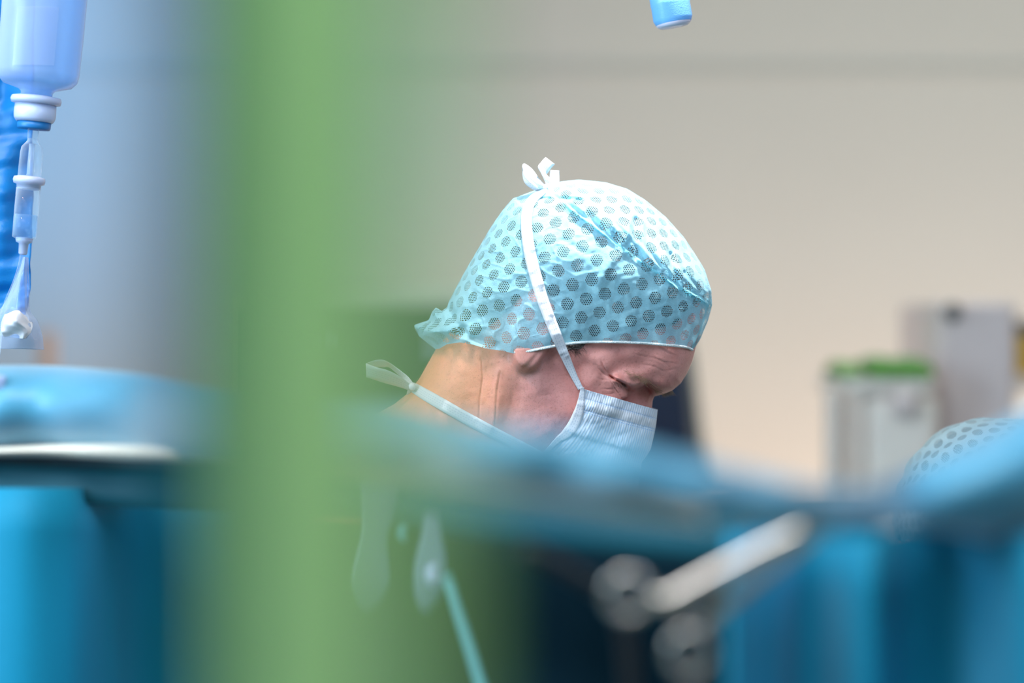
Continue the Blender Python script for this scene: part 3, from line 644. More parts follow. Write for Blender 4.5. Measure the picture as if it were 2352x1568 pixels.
band_on('side_binding', [(1338, 889), (1334, 925), (1326, 955), (1314, 980), (1298, 998), (1284, 1008), (1266, 1026), (1244, 1052)], [8, 17, 24, 26, 22, 16, 12, 12], lambda a, b: max(mask_w(a, b), float(head_w(a, b)[0])), .0012, M['tape'], mask)
band_on('upper_tie', [(1249, 436), (1226, 455), (1213, 478), (1209, 510), (1212, 550), (1220, 595), (1232, 640), (1247, 690), (1264, 735), (1282, 780), (1300, 822), (1318, 862), (1334, 893)], [16, 20, 23, 25, 26, 27, 27, 26, 25, 24, 20, 15, 12], both, .0016, M['tape'], mask, 200)
Q = lambda px, py, dy: P(px, py, D+dy)
# bow at the crown
strip('tie_loop', [Q(1262, 434, -.02), Q(1240, 412, -.022), Q(1222, 388, -.022), Q(1204, 376, -.016), Q(1200, 386, -.006), Q(1212, 402, .002), Q(1250, 430, -.006)],
      [Q(1240, 436, -.02), Q(1226, 418, -.03), Q(1208, 402, -.034), Q(1200, 384, -.026), Q(1204, 404, -.012), Q(1224, 424, -.008), Q(1243, 436, -.010)], M['tape'], mask, 70)
strip('tie_loop', [Q(1246, 436, -.018), Q(1236, 431, -.024), Q(1217, 418, -.026), Q(1203, 401, -.022), Q(1201, 386, -.014)],
      [Q(1234, 440, -.018), Q(1216, 430, -.022), Q(1204, 418, -.024), Q(1200, 398, -.02), Q(1203, 378, -.014)], M['tape'], mask, 50)
strip('tie_end', [Q(1257, 438, -.018), Q(1251, 415, -.022), Q(1242, 396, -.024), Q(1236, 383, -.026), Q(1244, 371, -.022), Q(1253, 361, -.018)],
      [Q(1269, 432, -.018), Q(1264, 412, -.020), Q(1254, 399, -.020), Q(1257, 398, -.016), Q(1266, 386, -.014), Q(1274, 377, -.012)], M['tape'], mask, 60)
strip('tie_end', [Q(1262, 424, .012), Q(1263, 405, .014), Q(1264, 391, .014)], [Q(1284, 421, .012), Q(1284, 405, .014), Q(1284, 392, .014)], M['tape'], mask, 20)
link('knot', mesh_of('knot', *lathe_v(Q(1247, 432, -.022), Q(1268, 428, -.018), [(.0005, 0), (.0028, .0012), (.0034, .004), (.0026, .0075), (.0005, .0085)], 20)), M['tape'], mask)
strip('tie_end', [Q(1257, 424, -.026), Q(1260, 436, -.034), Q(1266, 448, -.040)], [Q(1266, 422, -.026), Q(1271, 434, -.034), Q(1276, 446, -.040)], M['hem'], mask, 20)
# lower tie round the neck with its loop behind
hwf = lambda a, b: float(head_w(a, b)[0])
band_on('lower_tie', [(945, 887), (975, 905), (1010, 925), (1050, 948), (1090, 970), (1130, 991), (1180, 1016), (1230, 1040), (1262, 1056)], [22, 26, 27, 27, 27, 26, 24, 20, 16], hwf, .0012, M['tape'], mask, 140)
strip('tie_loop', [Q(948, 888, -.028), Q(924, 868, -.036), Q(895, 852, -.042), Q(865, 843, -.044), Q(840, 834, -.04)], [Q(944, 898, -.028), Q(915, 888, -.03), Q(885, 880, -.034), Q(860, 872, -.036), Q(841, 866, -.036)], M['tape'], mask, 60)
strip('tie_loop', [Q(842, 834, -.04), Q(858, 828, -.034), Q(878, 826, -.028), Q(896, 834, -.02), Q(922, 853, -.02), Q(938, 866, -.022), Q(952, 884, -.026)],
      [Q(850, 838, -.034), Q(864, 842, -.024), Q(880, 843, -.018), Q(894, 844, -.012), Q(916, 862, -.014), Q(928, 872, -.018), Q(945, 890, -.026)], M['tape'], mask, 60)
strip('tie_loop', [Q(938, 884, -.024), Q(936, 894, -.02), Q(933, 906, -.012)], [Q(948, 896, -.024), Q(944, 900, -.02), Q(938, 908, -.012)], M['tape'], mask, 20)
link('knot', mesh_of('knot', *lathe_v(Q(942, 880, -.029), Q(950, 897, -.031), [(.0005, 0), (.0022, .001), (.0030, .0035), (.0024, .0062), (.0005, .0075)], 20)), M['tape'], mask)

# ------------------------------------------------------------------ brows, lashes, hair strands
def strands(name, roots, mat, parent, seg=5):
    parts = []
    for (a, b, c, r) in roots:
        t = np.linspace(0, 1, seg)[:, None]; a, b, c = map(np.array, (a, b, c)); p = a*(1-t)**2+2*b*t*(1-t)+c*t*t
        parts.append(tube_v(p, np.linspace(r, r*.3, seg), 3))
    V, F = merge(parts); return link(name, mesh_of(name, V, F), mat, parent)
def side_strands(pts, n, spread, dirv, length, lift, curl, r=.00007, sgn=-1, jit=.5):
    c = cr(pts, 200); out = []
    for _ in range(n):
        i = random.randrange(200); x, y = c[i]+np.array([random.gauss(0, spread), random.gauss(0, spread)])
        a = on_side(x, y, hwf, 0); L = length*random.uniform(.6, 1.2); ang = math.atan2(dirv[1], dirv[0])+random.gauss(0, jit)
        if sgn > 0: a.y = 2*D-a.y
        d = Vector((math.cos(ang)*L*PX, 0, -math.sin(ang)*L*PX)); up = Vector((0, sgn*random.uniform(.4, 1)*lift, 0))
        out.append((a, a+d*.5+up, a+d+up*curl, r))
    return out
rt = side_strands([(1432, 852), (1455, 862), (1476, 872)], 90, 4, (.9, .42), 20, .0014, .7) + side_strands([(1472, 868), (1488, 882), (1502, 893), (1513, 897)], 200, 3.8, (.8, .5), 15, .0022, .9)
strands('eyebrow', rt, M['brow'], surgeon)
rt = []
for _ in range(170):                                                         # the far brow, seen past the ridge
    x = random.uniform(1518, 1545); y = 903-(x-1518)*.2; dy = random.uniform(.012, .03); a = Q(x, y, dy*.6)
    L = random.uniform(7, 14); rt.append((a, a+Vector((L*.3*PX, .002, -L*.5*PX)), a+Vector((L*random.uniform(.2, .9)*PX, .003, -L*.8*PX)), .00009))
strands('eyebrow', rt, M['brow'], surgeon)
strands('eyelashes', side_strands([(1425, 879), (1431, 882), (1436, 886)], 46, 1.2, (.7, .8), 8, .0012, .6, .00008, jit=.25), M['lash'], surgeon)
strands('sideburn', side_strands([(1296, 797), (1316, 801), (1336, 798)], 190, 5, (.6, .75), 20, .0008, .3, .00006, jit=.5), M['hair'], surgeon)
def nape_hairs():
    out = []
    for _ in range(90):
        t = random.random(); x = 1003-t*62; y = 797+t*100; a = Q(x+2, y, random.uniform(-.02, .01)); out.append((a, a+Vector((-.0012, 0, -.0006)), a+Vector((-.0022*random.random()-.0006, 0, -.003)), .00004))
    return out
strands('nape_hair', nape_hairs(), M['brow'], surgeon)

# ------------------------------------------------------------------ gown, gloves, shoes of the surgeon
def gown_for(xo, flip=1, zmax=1.34):
    g = Grid(np.arange(-.62, .2, .009), np.arange(-.36, .3601, .009), np.arange(.24, 1.42, .009))
    for s in (-1, 1):
        g.cap((-.17, s*.04, 1.25), (-.20, s*.155, 1.235), .07, .068, .04)
        g.cap((-.20, s*.16, 1.235), (-.10, s*.225, .985), .066, .056, .03); g.cap((-.10, s*.225, .985), (.10, s*.148, .975), .054, .037, .015)
        g.cap((-.40, s*.09, .90), (-.40, s*.11, .35), .115, .11, .05)
    g.cap(chest, hip, .122, .118, .05, sy=1.35); g.cap((-.19, 0, 1.24), (-.24, 0, 1.14), .10, .12, .04, sy=1.4)
    V, F = surface_nets(g.F, g.x, g.y, g.z); 
    V[:, 0] += .004*np.sin(V[:, 2]*40+V[:, 1]*30); V[:, 1] += .003*np.sin(V[:, 2]*55+V[:, 0]*20)
    me = fast_mesh('gown', V, F); keep_part(me, [lambda c: c.z-.30]); return me
me = gown_for(0); me.transform(Matrix.Translation((0, D, 0))); link('gown', me, M['gown'], surgeon)
for s in (-1, 1):
    g = Grid(np.arange(.06, .30, .003), np.arange(s*.125-.08, s*.125+.08, .003), np.arange(.90, 1.03, .003))
    g.cap((.09, s*.148, .978), (.12, s*.14, .98), .031, .033, .01); g.cap((.12, s*.14, .98), (.17, s*.125, .975), .033, .031, .012)
    for dy, L, drop in ((-.030, .070, .030), (-.010, .078, .035), (.010, .073, .038), (.029, .058, .034)):
        x0, y0 = .185, s*.125+dy; g.cap((x0-.02, s*.125+dy*.7, .975), (x0+L*.45, y0, .972), .0108, .0103, .003)
        g.cap((x0+L*.45, y0, .972), (x0+L*.75, y0, .972-drop*.5), .0103, .0093, .003); g.cap((x0+L*.75, y0, .972-drop*.5), (x0+L*.85, y0, .972-drop), .0093, .0088, .003)
    g.cap((.135, s*.125-s*.03, .965), (.175, s*.125-s*.058, .950), .0135, .0115, .006); g.cap((.175, s*.125-s*.058, .950), (.205, s*.125-s*.060, .938), .0115, .0105, .004)
    V, F = surface_nets(g.F, g.x, g.y, g.z); me = fast_mesh('glove', V, F); me.transform(Matrix.Translation((0, D, 0))); link('glove', me, M['glove'], surgeon)
    V, F = lathe_v((-.47, D+s*.105, .045), (-.19, D+s*.105, .045), [(.0, 0), (.035, .01), (.044, .06), (.046, .15), (.05, .2), (.04, .26), (.0, .285)], 24, 1.0)
    V = [Vector((p.x, p.y, max(p.z, .001))) for p in V]; link('clog', mesh_of('clog', V, F), M['shoe'], surgeon)

# ------------------------------------------------------------------ the second person, only the crown of the cap shows
c2 = P(2292, 1205, 2.26); f2 = Vector((c2.x+.12, 2.26, 0))
helper = empty('person', f2, 'person low at the right edge, only the crown of a pale wrinkled cap showing', 'person')
g = Grid(span((-.22, -.13, .008), (-.13, .13, .004), (.13, .42, .010)), span((-.30, -.11, .01), (-.11, .11, .004), (.11, .30, .01)), span((-c2.z, -.32, .014), (-.32, .12, .004)))
g.ell((0, 0, 0), (.093, .074, .092), .02); g.ell((-.03, 0, -.075), (.062, .055, .062), .03)               # skull, jaw
g.cap((-.092, 0, -.03), (-.108, 0, -.062), .009, .014, .01); g.cap((-.085, 0, -.085), (-.088, 0, -.085), .016, .016, .012)      # nose, lips
g.cap((-.075, 0, -.118), (-.07, 0, -.115), .016, .018, .02)
for s in (-1, 1): g.cap((.012, s*.074, -.015), (.006, s*.075, -.055), .012, .008, .006, sy=.6); g.cap((-.082, s*.03, -.022), (-.08, s*.034, -.022), .010, .010, .01)
g.cap((.03, 0, -.06), (.075, 0, -.20), .055, .06, .04); g.cap((.10, 0, -.26), (.16, 0, -.50), .10, .115, .06, sy=1.4); g.cap((.16, 0, -.50), (.15, 0, -.62), .11, .11, .05, sy=1.2)
for s in (-1, 1):
    g.cap((.08, s*.05, -.225), (.10, s*.16, -.25), .05, .05, .04); g.cap((.10, s*.165, -.25), (.04, s*.20, -.49), .048, .038, .03); g.cap((.04, s*.20, -.49), (-.14, s*.12, -.50), .038, .026, .02)
    g.cap((.14, s*.08, -.65), (.13, s*.09, -1.3+.02), .075, .04, .03)
V_, F_ = surface_nets(g.F, g.x, g.y, g.z); me = fast_mesh('body', V_, F_); me.transform(Matrix.Translation(c2)); link('body', me, M['skin'], helper)
g = Grid(np.arange(-.14, .36, .01), np.arange(-.28, .2801, .01), np.arange(-1.1, -.12, .01))
g.cap((.10, 0, -.26), (.16, 0, -.50), .115, .13, .06, sy=1.4); g.cap((.16, 0, -.50), (.15, 0, -1.2), .125, .15, .05, sy=1.2)
for s in (-1, 1): g.cap((.085, s*.07, -.235), (.10, s*.16, -.25), .055, .065, .04); g.cap((.10, s*.165, -.25), (.04, s*.20, -.49), .063, .052, .03); g.cap((.04, s*.20, -.49), (-.09, s*.14, -.50), .052, .036, .02)
V_, F_ = surface_nets(g.F, g.x, g.y, g.z); me = fast_mesh('gown', V_, F_); me.transform(Matrix.Translation(c2)); link('gown', me, M['gown'], helper)
def cap_dome():
    nu, nv = 150, 260; V = []; uv = []
    for i in range(nu):
        for j in range(nv):
            th = (i/(nu-1))*1.98+.0; ph = 2*math.pi*j/(nv-1)
            sx = math.copysign(abs(math.cos(ph))**.94, math.cos(ph)); s = math.sin(min(th, 1.6))**.90 if th < 1.6 else 1-(th-1.6)*.25
            z = math.cos(th); x, y = s*sx, s*math.sin(ph)
            r = 1+.006*math.sin(9*ph+3*math.sin(2*ph))*math.sin(th)**2+.004*math.sin(23*ph+5*z)*math.sin(th)**3
            X, Y, Z = x*.0955*r, y*.082*r, z*.100*(1 if z > 0 else .6)
            # soft creases running up the left side
            k = -X*.6+Z*1.0+Y*.15; e = math.exp(-((X+.055)/.04)**2)
            r2 = 1+.017*e*math.sin(k*420+2*math.sin(Y*60))+.006*math.sin(k*170+1)
            V.append((c2.x+X*r2-.002, c2.y+Y*r2, c2.z+Z*r2)); a = th*98; uv.append((a*math.cos(ph)*1.2, a*math.sin(ph)*1.1))
    return V, grid_faces(nu, nv), uv
V_, F_, uv_ = cap_dome(); me = mesh_of('surgical_cap', V_, F_, uv_, {'seam': np.zeros(len(V_))}); M['cap2'] = cap_mat('pale_cap_fabric', (.66, .86, .92, 1)); link('surgical_cap', me, M['cap2'], helper)

hv = [(c2.x+.0944*math.sin(i/23*1.75)*math.cos(j/39*2*math.pi), c2.y+.0768*math.sin(i/23*1.75)*math.sin(j/39*2*math.pi), c2.z+.0948*math.cos(i/23*1.75)) for i in range(24) for j in range(40)]
link('hair', mesh_of('hair', hv, grid_faces(24, 40)), M['hair'], helper)
Vm, uvm = [], []
for i in range(40):
    for j in range(48):
        a = math.radians(-80+160*i/39); b = math.radians(-62+120*j/47); pl = .0012*math.sin(j*.9)
        Vm.append((c2.x-.052-(.066+pl)*math.cos(a)*math.cos(b), c2.y+(.064+pl)*math.sin(a)*(.55+.45*math.cos(b)), c2.z-.078+(.056)*math.sin(b))); uvm.append((math.degrees(a)*1.1+90, 60-j*1.9))
mk2 = link('face_mask', mesh_of('face_mask', Vm, grid_faces(40, 48), uvm), M['mask'], helper); solidify(mk2, .0006, 1)
for s in (-1, 1): tube('tie', [(c2.x-.062, c2.y+s*.064, c2.z-.045), (c2.x-.03, c2.y+s*.080, c2.z-.005), (c2.x+.02, c2.y+s*.087, c2.z+.02), (c2.x+.07, c2.y+s*.066, c2.z+.04)], .0012, M['tape'], mk2, 8, res=16)

# ------------------------------------------------------------------ long blue drape over a bar between us and the surgeon
KX = [-150, 0, 150, 300, 450, 620, 800, 950, 1100, 1300, 1480, 1650, 1800, 1900, 2000, 2100, 2220, 2352, 2560]
KD = [1.90, 1.88, 1.86, 1.78, 1.60, 1.46, 1.33, 1.24, 1.14, 1.10, 1.08, 1.10, 1.12, 1.14, 1.20, 1.26, 1.28, 1.28, 1.28]
KT = [846, 841, 844, 858, 890, 912, 920, 938, 972, 1000, 1030, 1070, 1105, 1122, 1118, 1080, 1020, 945, 830]
KB = [1040, 1037, 1036, 1043, 1050, 1054, 1060, 1075, 1100, 1125, 1150, 1170, 1185, 1190, 1190, 1205, 1225, 1250, 1280]
def fy(keys, vals): return lambda x: np.interp(x, keys, vals)
def row(fn_py, dd, keys=KX): return [tuple(P(x, fn_py(i), KD[i]+(dd if not callable(dd) else dd(i)))) for i, x in enumerate(keys)]
mixy = lambda f: (lambda i: KT[i]*(1-f)+KB[i]*f)
def rip(G_, s, t):
    G_ = G_.copy(); G_[..., 1] -= .004*np.sin(t*70+3*np.sin(t*11)+s*4)*np.sin(np.pi*np.clip(s*1.2-.1, 0, 1))+.003*np.sin(t*23+s*9); return G_
hgt = [(b_-t_)*d_/FX for b_, t_, d_ in zip(KB, KT, KD)]
hd_ = lambda c: (lambda i: c*hgt[i])
loft_rows = [row(mixy(.9), .10), row(mixy(.35), .09), row(mixy(.04), hd_(.7)), row(mixy(0), hd_(.35)), row(mixy(.10), hd_(.0)), row(mixy(.30), hd_(-.24)), row(mixy(.56), hd_(-.26)), row(mixy(.82), hd_(.0)), row(mixy(1.0), hd_(.5)), row(mixy(.98), hd_(.8))]
o = loft('surgical_drape', loft_rows, M['blue'], None, 70, 240, rip, .0012)
tag(o, 'long pale-topped blue surgical drape over a bar, sagging across the whole foreground', 'drape')
# sewn fold along the top at the left
# enamel rail below it: a bright sliver at the left, a dim streak in the middle
RX = [-150, 0, 150, 300, 450, 620, 800, 950, 1100, 1300, 1480, 1620]
def rr_(off, dd):
    ys_ = {-150: 1036, 0: 1034, 150: 1031, 300: 1035, 450: 1043, 620: 1056, 800: 1078, 950: 1094, 1100: 1112, 1300: 1138, 1480: 1166, 1620: 1186}
    return [tuple(P(x, ys_[x]+off*(1 if x > 500 else .55+.45*(1-abs(x-230)/330 if abs(x-230) < 330 else 0)), (KD[KX.index(x)] if x in KX else 1.10)+dd+(0 if x < 350 else .04 if x < 500 else .10))) for x in RX]
o = loft('side_rail', [rr_(-12, .030), rr_(-15, .014), rr_(-8, -.006), rr_(9, -.008), rr_(22, .008), rr_(24, .028)], M['rail'], None, 24, 120)
tag(o, 'pale enamel rail below the long blue drape, bright at the left, shaded in the middle', 'rail')
# teal valance under the rail, its shade put into the cloth colour
BX = [-150, 0, 150, 300, 450, 620, 800, 950, 1100, 1300, 1480, 1650, 1850, 2000]
BT = [1075, 1078, 1085, 1092, 1096, 1100, 1112, 1125, 1142, 1165, 1188, 1190, 1180, 1180]
BB = [1118, 1136, 1150, 1162, 1168, 1172, 1188, 1210, 1240, 1262, 1278, 1288, 1292, 1290]
BD = [1.91, 1.90, 1.88, 1.86, 1.80, 1.75, 1.71, 1.68, 1.66, 1.64, 1.62, 1.60, 1.58, 1.56]
vr = lambda f, dd, top=0: [tuple(P(x, BT[i]*(1-f)+BB[i]*f+top, BD[i]+dd)) for i, x in enumerate(BX)]
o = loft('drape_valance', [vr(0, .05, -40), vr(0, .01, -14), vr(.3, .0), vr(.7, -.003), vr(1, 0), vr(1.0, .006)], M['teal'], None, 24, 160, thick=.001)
tag(o, 'teal cloth band, its shade put into the colour, hanging under the pale rail below the long drape', 'drape')

# hanging skirts (down to the floor)
def skirt(name, keys, mat, label, top, nv=220, nu=40, folds=None, low=None):
    """keys: (px, depth); the cloth hangs from image row top to the floor"""
    rows = []
    for f in np.linspace(0, 1, 7):
        r = []
        for (x, d) in keys:
            a = P(x, top, d); z = a.z*(1-f)+.02*f; r.append((a.x, a.y+(.0 if low is None else low*f), z))
        rows.append(r)
    o = loft(name, rows, mat, None, nu, nv, folds, .0012); return tag(o, label, 'drape')
def fold_left(G_, s, t):
    G_ = G_.copy(); G_[..., 1] += .005*np.sin(t*9+s*2)*(.3+s)+.0025*np.sin(t*31+s*6)*(s+.2); return G_
skirt('drape_skirt', [(-420, 2.02), (-260, 1.92), (-100, 1.865), (40, 1.845), (150, 1.86), (250, 1.90), (350, 1.94), (500, 1.95), (680, 1.92)], M['blue2'], 'blue cloth skirt hanging in soft folds at the lower left corner', 1120, folds=fold_left)
def fold_mid(G_, s, t):
    G_ = G_.copy(); G_[..., 1] += .02*np.sin(t*17+s*2)*(.3+s); return G_
skirt('drape_skirt', [(560, 1.86), (800, 1.81), (1000, 1.78), (1200, 1.76), (1400, 1.75), (1600, 1.72), (1780, 1.68)], M['navy'], 'navy cloth with shade put into its near-black colour, hanging in the lower middle behind the ring-handled clamp', 1200, folds=fold_mid)
def fold_right(G_, s, t):
    G_ = G_.copy(); a = t*2*math.pi*2.4+1.0; G_[..., 1] -= .036*np.sin(a+.5*np.sin(a))*(.7+.4*s)+.002*np.sin(t*31+s*5); return G_
skirt('drape_skirt', [(1660, 1.36), (1760, 1.35), (1900, 1.37), (2040, 1.36), (2180, 1.34), (2330, 1.30), (2520, 1.26)], M['blue2'], 'bright blue cloth hanging in deep vertical folds at the lower right corner', 1215, folds=fold_right)

# bar the drape lies on, with its posts
fr = empty('metal_stand', (0, 1.3, 0), 'slim metal bar on two posts inside the long blue drape', 'stand')
pts = [P(x, KT[i]+(60 if x < 1900 else 70), KD[i]+.06) for i, x in enumerate(KX)]
tube('bar', pts, .008, M['steel'], fr, 10, res=80)
for x, i in ((-150, 0), (2352, 17)):
    a = P(x, KT[i]+(60 if x < 1900 else 70), KD[i]+.06); tube('post', [a, (a.x, a.y+(.02 if i == 0 else .10), a.z-.1), (a.x, a.y+(.02 if i == 0 else .10), .0)], .009, M['steel'], fr, 10)

# ------------------------------------------------------------------ green cloth hanging right in front of the lens
gp = [(500, .72), (600, .655), (720, .57), (860, .46), (1000, .375)]
pts = []
for zz in np.linspace(2.15, .75, 9):
    pts.append([((x-1176)/FX*d, d+.002*math.sin(zz*9+x*.02), zz) for x, d in gp])
def gf(G_, s, t):
    G_ = G_.copy(); G_[..., 0] += .0016*np.sin(t*22+s*7)*np.sin(t*math.pi)+.0012*np.sin(s*9); return G_
o = loft('green_curtain', pts, M['green'], None, 60, 60, gf, .0015)
tag(o, 'out-of-focus light green cloth hanging full height close in front of the lens', 'curtain')
M['darkteal'] = cloth_mat('dark_teal_fabric', (.01, .17, .34, 1), .1, rough=.8, sheen=0, spec=.1)
ep = []
for zz in np.linspace(2.15, .80, 9):
    py = 784-(zz-H)*FX/.5; l = 385+np.clip((784-py)/784, -1, 1.2)*45; l = l-(20 if py < 300 else 0)
    ep.append([((l+(515-l)*q-1176)/FX*.5, .50+.02*q+.002*math.sin(zz*8), zz) for q in (0, .33, .66, 1)])
o = loft('teal_curtain', ep, M['darkteal'], None, 50, 20, None, .0012)
tag(o, 'narrow dark teal cloth edge, badly out of focus, just left of the green cloth', 'curtain')
rd = empty('curtain_rod', (-.05, .55, 2.16), 'slim rod holding the out-of-focus green cloth', 'rod'); tube('rod', [(-.13, .86, 2.15), (.0, .32, 2.15)], .006, M['steel'], rd, 12); tube('stem', [(-.064, .58, 2.15), (-.064, .58, 3.0)], .005, M['steel'], rd, 12)

# ------------------------------------------------------------------ drip bottle and set, upper left
BD_ = 2.12
iv = empty('infusion_bottle', P(112, 0, BD_), 'inverted translucent infusion bottle with white cap at the upper left, hung over its drip chamber', 'bottle')
s_ = BD_/FX; A0, A1 = P(121, -210, BD_), P(54, 565, BD_); axv = (A1-A0).normalized(); pz = lambda py: (py+210)*s_/abs((A1-A0).normalized().z)
lathe('bottle_wall', A0, A1, [(.0, 0), (.030, .001), (.036, .006), (.0372, .02), (96*s_, pz(0)), (95*s_, pz(90)), (93*s_, pz(165)), (90*s_, pz(183)), (78*s_, pz(196)), (42*s_, pz(206)), (36*s_, pz(212)), (36*s_, pz(228))], M['pe'], iv, 56)
lathe('fluid', A0, A1, [(.0, pz(-120)), (90*s_, pz(-119)), (92*s_, pz(0)), (91*s_, pz(90)), (89*s_, pz(165)), (84*s_, pz(182)), (34*s_, pz(204)), (30*s_, pz(224)), (0, pz(225))], M['liquid'], iv, 48)
lathe('bottle_collar', A0, A1, [(40*s_, pz(220)), (56*s_, pz(223)), (58*s_, pz(230)), (56*s_, pz(238)), (46*s_, pz(240))], M['milky'], iv, 40)
lathe('bottle_cap', A0, A1, [(.002, pz(236)), (47*s_, pz(237)), (48*s_, pz(262)), (47*s_, pz(272)), (42*s_, pz(280)), (.002, pz(281))], M['milky'], iv, 40)
lathe('stopper', A0, A1, [(.002, pz(280)), (39*s_, pz(280)), (38*s_, pz(294)), (36*s_, pz(297)), (.002, pz(297))], M['stopper'], iv, 40)
# volume scale strip moulded on the bottle
lb = [[tuple(A0+axv*pz(py)+Vector((math.sin(a)*97.2*s_, -math.cos(a)*97.2*s_, 0))) for a in np.linspace(-.45, .55, 7)] for py in (28, 60, 100, 140, 160)]
loft('bottle_label', lb, clear_mat('label_film', (.9, .95, 1, 1), .18, (.62, .72, .98, 1), .35), iv, 12, 14)
ds = empty('drip_set', P(72, 300, BD_), 'clear drip chamber with white flange and thin tube hanging under the infusion bottle', 'drip chamber')
lathe('spike', A0, A1, [(.001, pz(296)), (13*s_, pz(297)), (12*s_, pz(325)), (17*s_, pz(330))], M['clear'], ds, 24)
lathe('upper_chamber', A0, A1, [(10*s_, pz(318)), (14*s_, pz(326)), (24*s_, pz(338)), (26*s_, pz(350)), (27*s_, pz(408))], M['clear'], ds, 32)
lathe('drip_nozzle', A0, A1, [(7*s_, pz(330)), (7*s_, pz(400)), (12*s_, pz(407))], M['haze'], ds, 20)
lathe('flange', A0, A1, [(20*s_, pz(404)), (35*s_, pz(407)), (37*s_, pz(414)), (35*s_, pz(422)), (28*s_, pz(424)), (27*s_, pz(434)), (18*s_, pz(436))], M['milky'], ds, 40)
lathe('lower_chamber', A0, A1, [(28*s_, pz(432)), (28*s_, pz(545)), (20*s_, pz(549))], M['clear'], ds, 32)
lathe('fluid', A0, A1, [(.001, pz(492)), (26*s_, pz(493)), (26*s_, pz(542)), (.001, pz(545))], M['liquid'], ds, 32)
lathe('collar', A0, A1, [(18*s_, pz(545)), (20*s_, pz(547)), (18*s_, pz(556)), (11*s_, pz(559)), (10*s_, pz(582)), (7*s_, pz(585))], M['milky'], ds, 28)
tube('tubing', [P(51, 582, BD_), P(46, 610, BD_), P(33, 650, BD_), P(18, 685, BD_), P(6, 720, BD_), P(1, 760, BD_), P(-6, 820, BD_-.03), P(-30, 900, BD_-.05), P(-80, 1000, BD_-.02), (-.50, 2.1, 1.05)], .0019, M['clear'], ds, 12, res=90)
# hook and stand carrying the bottle
st = empty('drip_stand', (-.66, 2.10, 0), 'steel drip stand outside the left edge holding the infusion bottle', 'stand')
tube('pole', [(-.66, 2.10, .03), (-.66, 2.10, 2.02)], .010, M['steel'], st, 14)
tube('hook', [(-.66, 2.10, 2.01), (-.44, 2.14, 2.05), (A0.x, A0.y, 2.04), (A0.x, A0.y, A0.z+.0)], .004, M['steel'], st, 10, res=30)
for k in range(5):
    a = k*2*math.pi/5; tube('foot', [(-.66, 2.10, .04), (-.66+.12*math.cos(a), 2.10+.12*math.sin(a), .02)], .010, M['steel'], st, 10)
# blue plastic film hanging behind the bottle
edge = [(84, -160), (80, 0), (76, 200), (74, 330), (76, 450), (72, 590), (66, 700), (30, 760)]
rowsf = []
for x, y in edge: rowsf.append([tuple(P(xx, y, 2.20+.012*math.sin(xx*.05+y*.01))) for xx in np.linspace(-330, x, 6)])
def ff(G_, s, t):
    G_ = G_.copy(); G_[..., 1] += .002*np.sin(s*60+4*np.sin(t*6))+.0008*np.sin(s*140+9*t)+.0018*np.sin(t*30+s*8); return G_
o = loft('blue_film_sheet', rowsf, M['bluefilm'], None, 140, 70, ff, .0006); tag(o, 'glossy saturated blue plastic sheet hanging behind the infusion bottle at the left edge', 'sheet')
# clear pouch beneath the chamber
pc = empty('clear_pouch', P(50, 700, 2.16), 'crumpled clear plastic pouch hanging below the drip chamber, its bright highlight made by a pale sheet', 'pouch')
pr = [[P(52, 590, 2.165), P(58, 590, 2.16), P(65, 592, 2.165)], [P(30, 650, 2.165), P(52, 650, 2.155), P(68, 655, 2.165)], [P(4, 705, 2.165), P(46, 708, 2.15), P(70, 712, 2.165)], [P(-30, 735, 2.165), P(50, 735, 2.145), P(86, 738, 2.165)], [P(-50, 770, 2.165), P(48, 768, 2.145), P(97, 772, 2.165)], [P(-60, 801, 2.165), P(45, 801, 2.155), P(101, 803, 2.165)]]
def pf(G_, s, t):
    G_ = G_.copy(); G_[..., 1] += .0016*np.sin(t*9+s*7)+.0005*np.sin(t*22-s*13); return G_
loft('pouch_wall', [[tuple(v) for v in r] for r in pr], clear_mat('pouch_film', (.86, .92, 1, 1), .16, (.7, .78, .95, 1), .08), pc, 50, 50, pf, .0004)
fo = [[P(10, 722, 2.15), P(40, 712, 2.14), P(62, 728, 2.15)], [P(2, 740, 2.15), P(38, 738, 2.132), P(74, 744, 2.15)], [P(4, 760, 2.15), P(50, 756, 2.134), P(72, 762, 2.15)], [P(6, 772, 2.15), P(50, 778, 2.145), P(62, 776, 2.15)]]
def pf2(G_, s, t):
    G_ = G_.copy(); G_[..., 1] += .003*np.sin(t*6+s*7)+.0008*np.sin(t*15-s*11); return G_
loft('highlight_sheet', [[tuple(v) for v in r] for r in fo], M['foil'], pc, 36, 36, pf2, .0004)  # pale crumpled sheet standing in for the bright highlight on the pouch
# small translucent clip on the drape at the left edge
cl_ = empty('drape_clip', P(0, 880, 1.86), 'small pale plastic clip gripping the blue drape at the left edge', 'clip')
box('jaw', P(-6, 880, 1.865), (.011, .008, .013), M['milky'], cl_, .0015, Matrix.Rotation(.2, 3, 'Y')); box('lever', P(-16, 874, 1.86), (.010, .006, .006), M['milky'], cl_, .001)

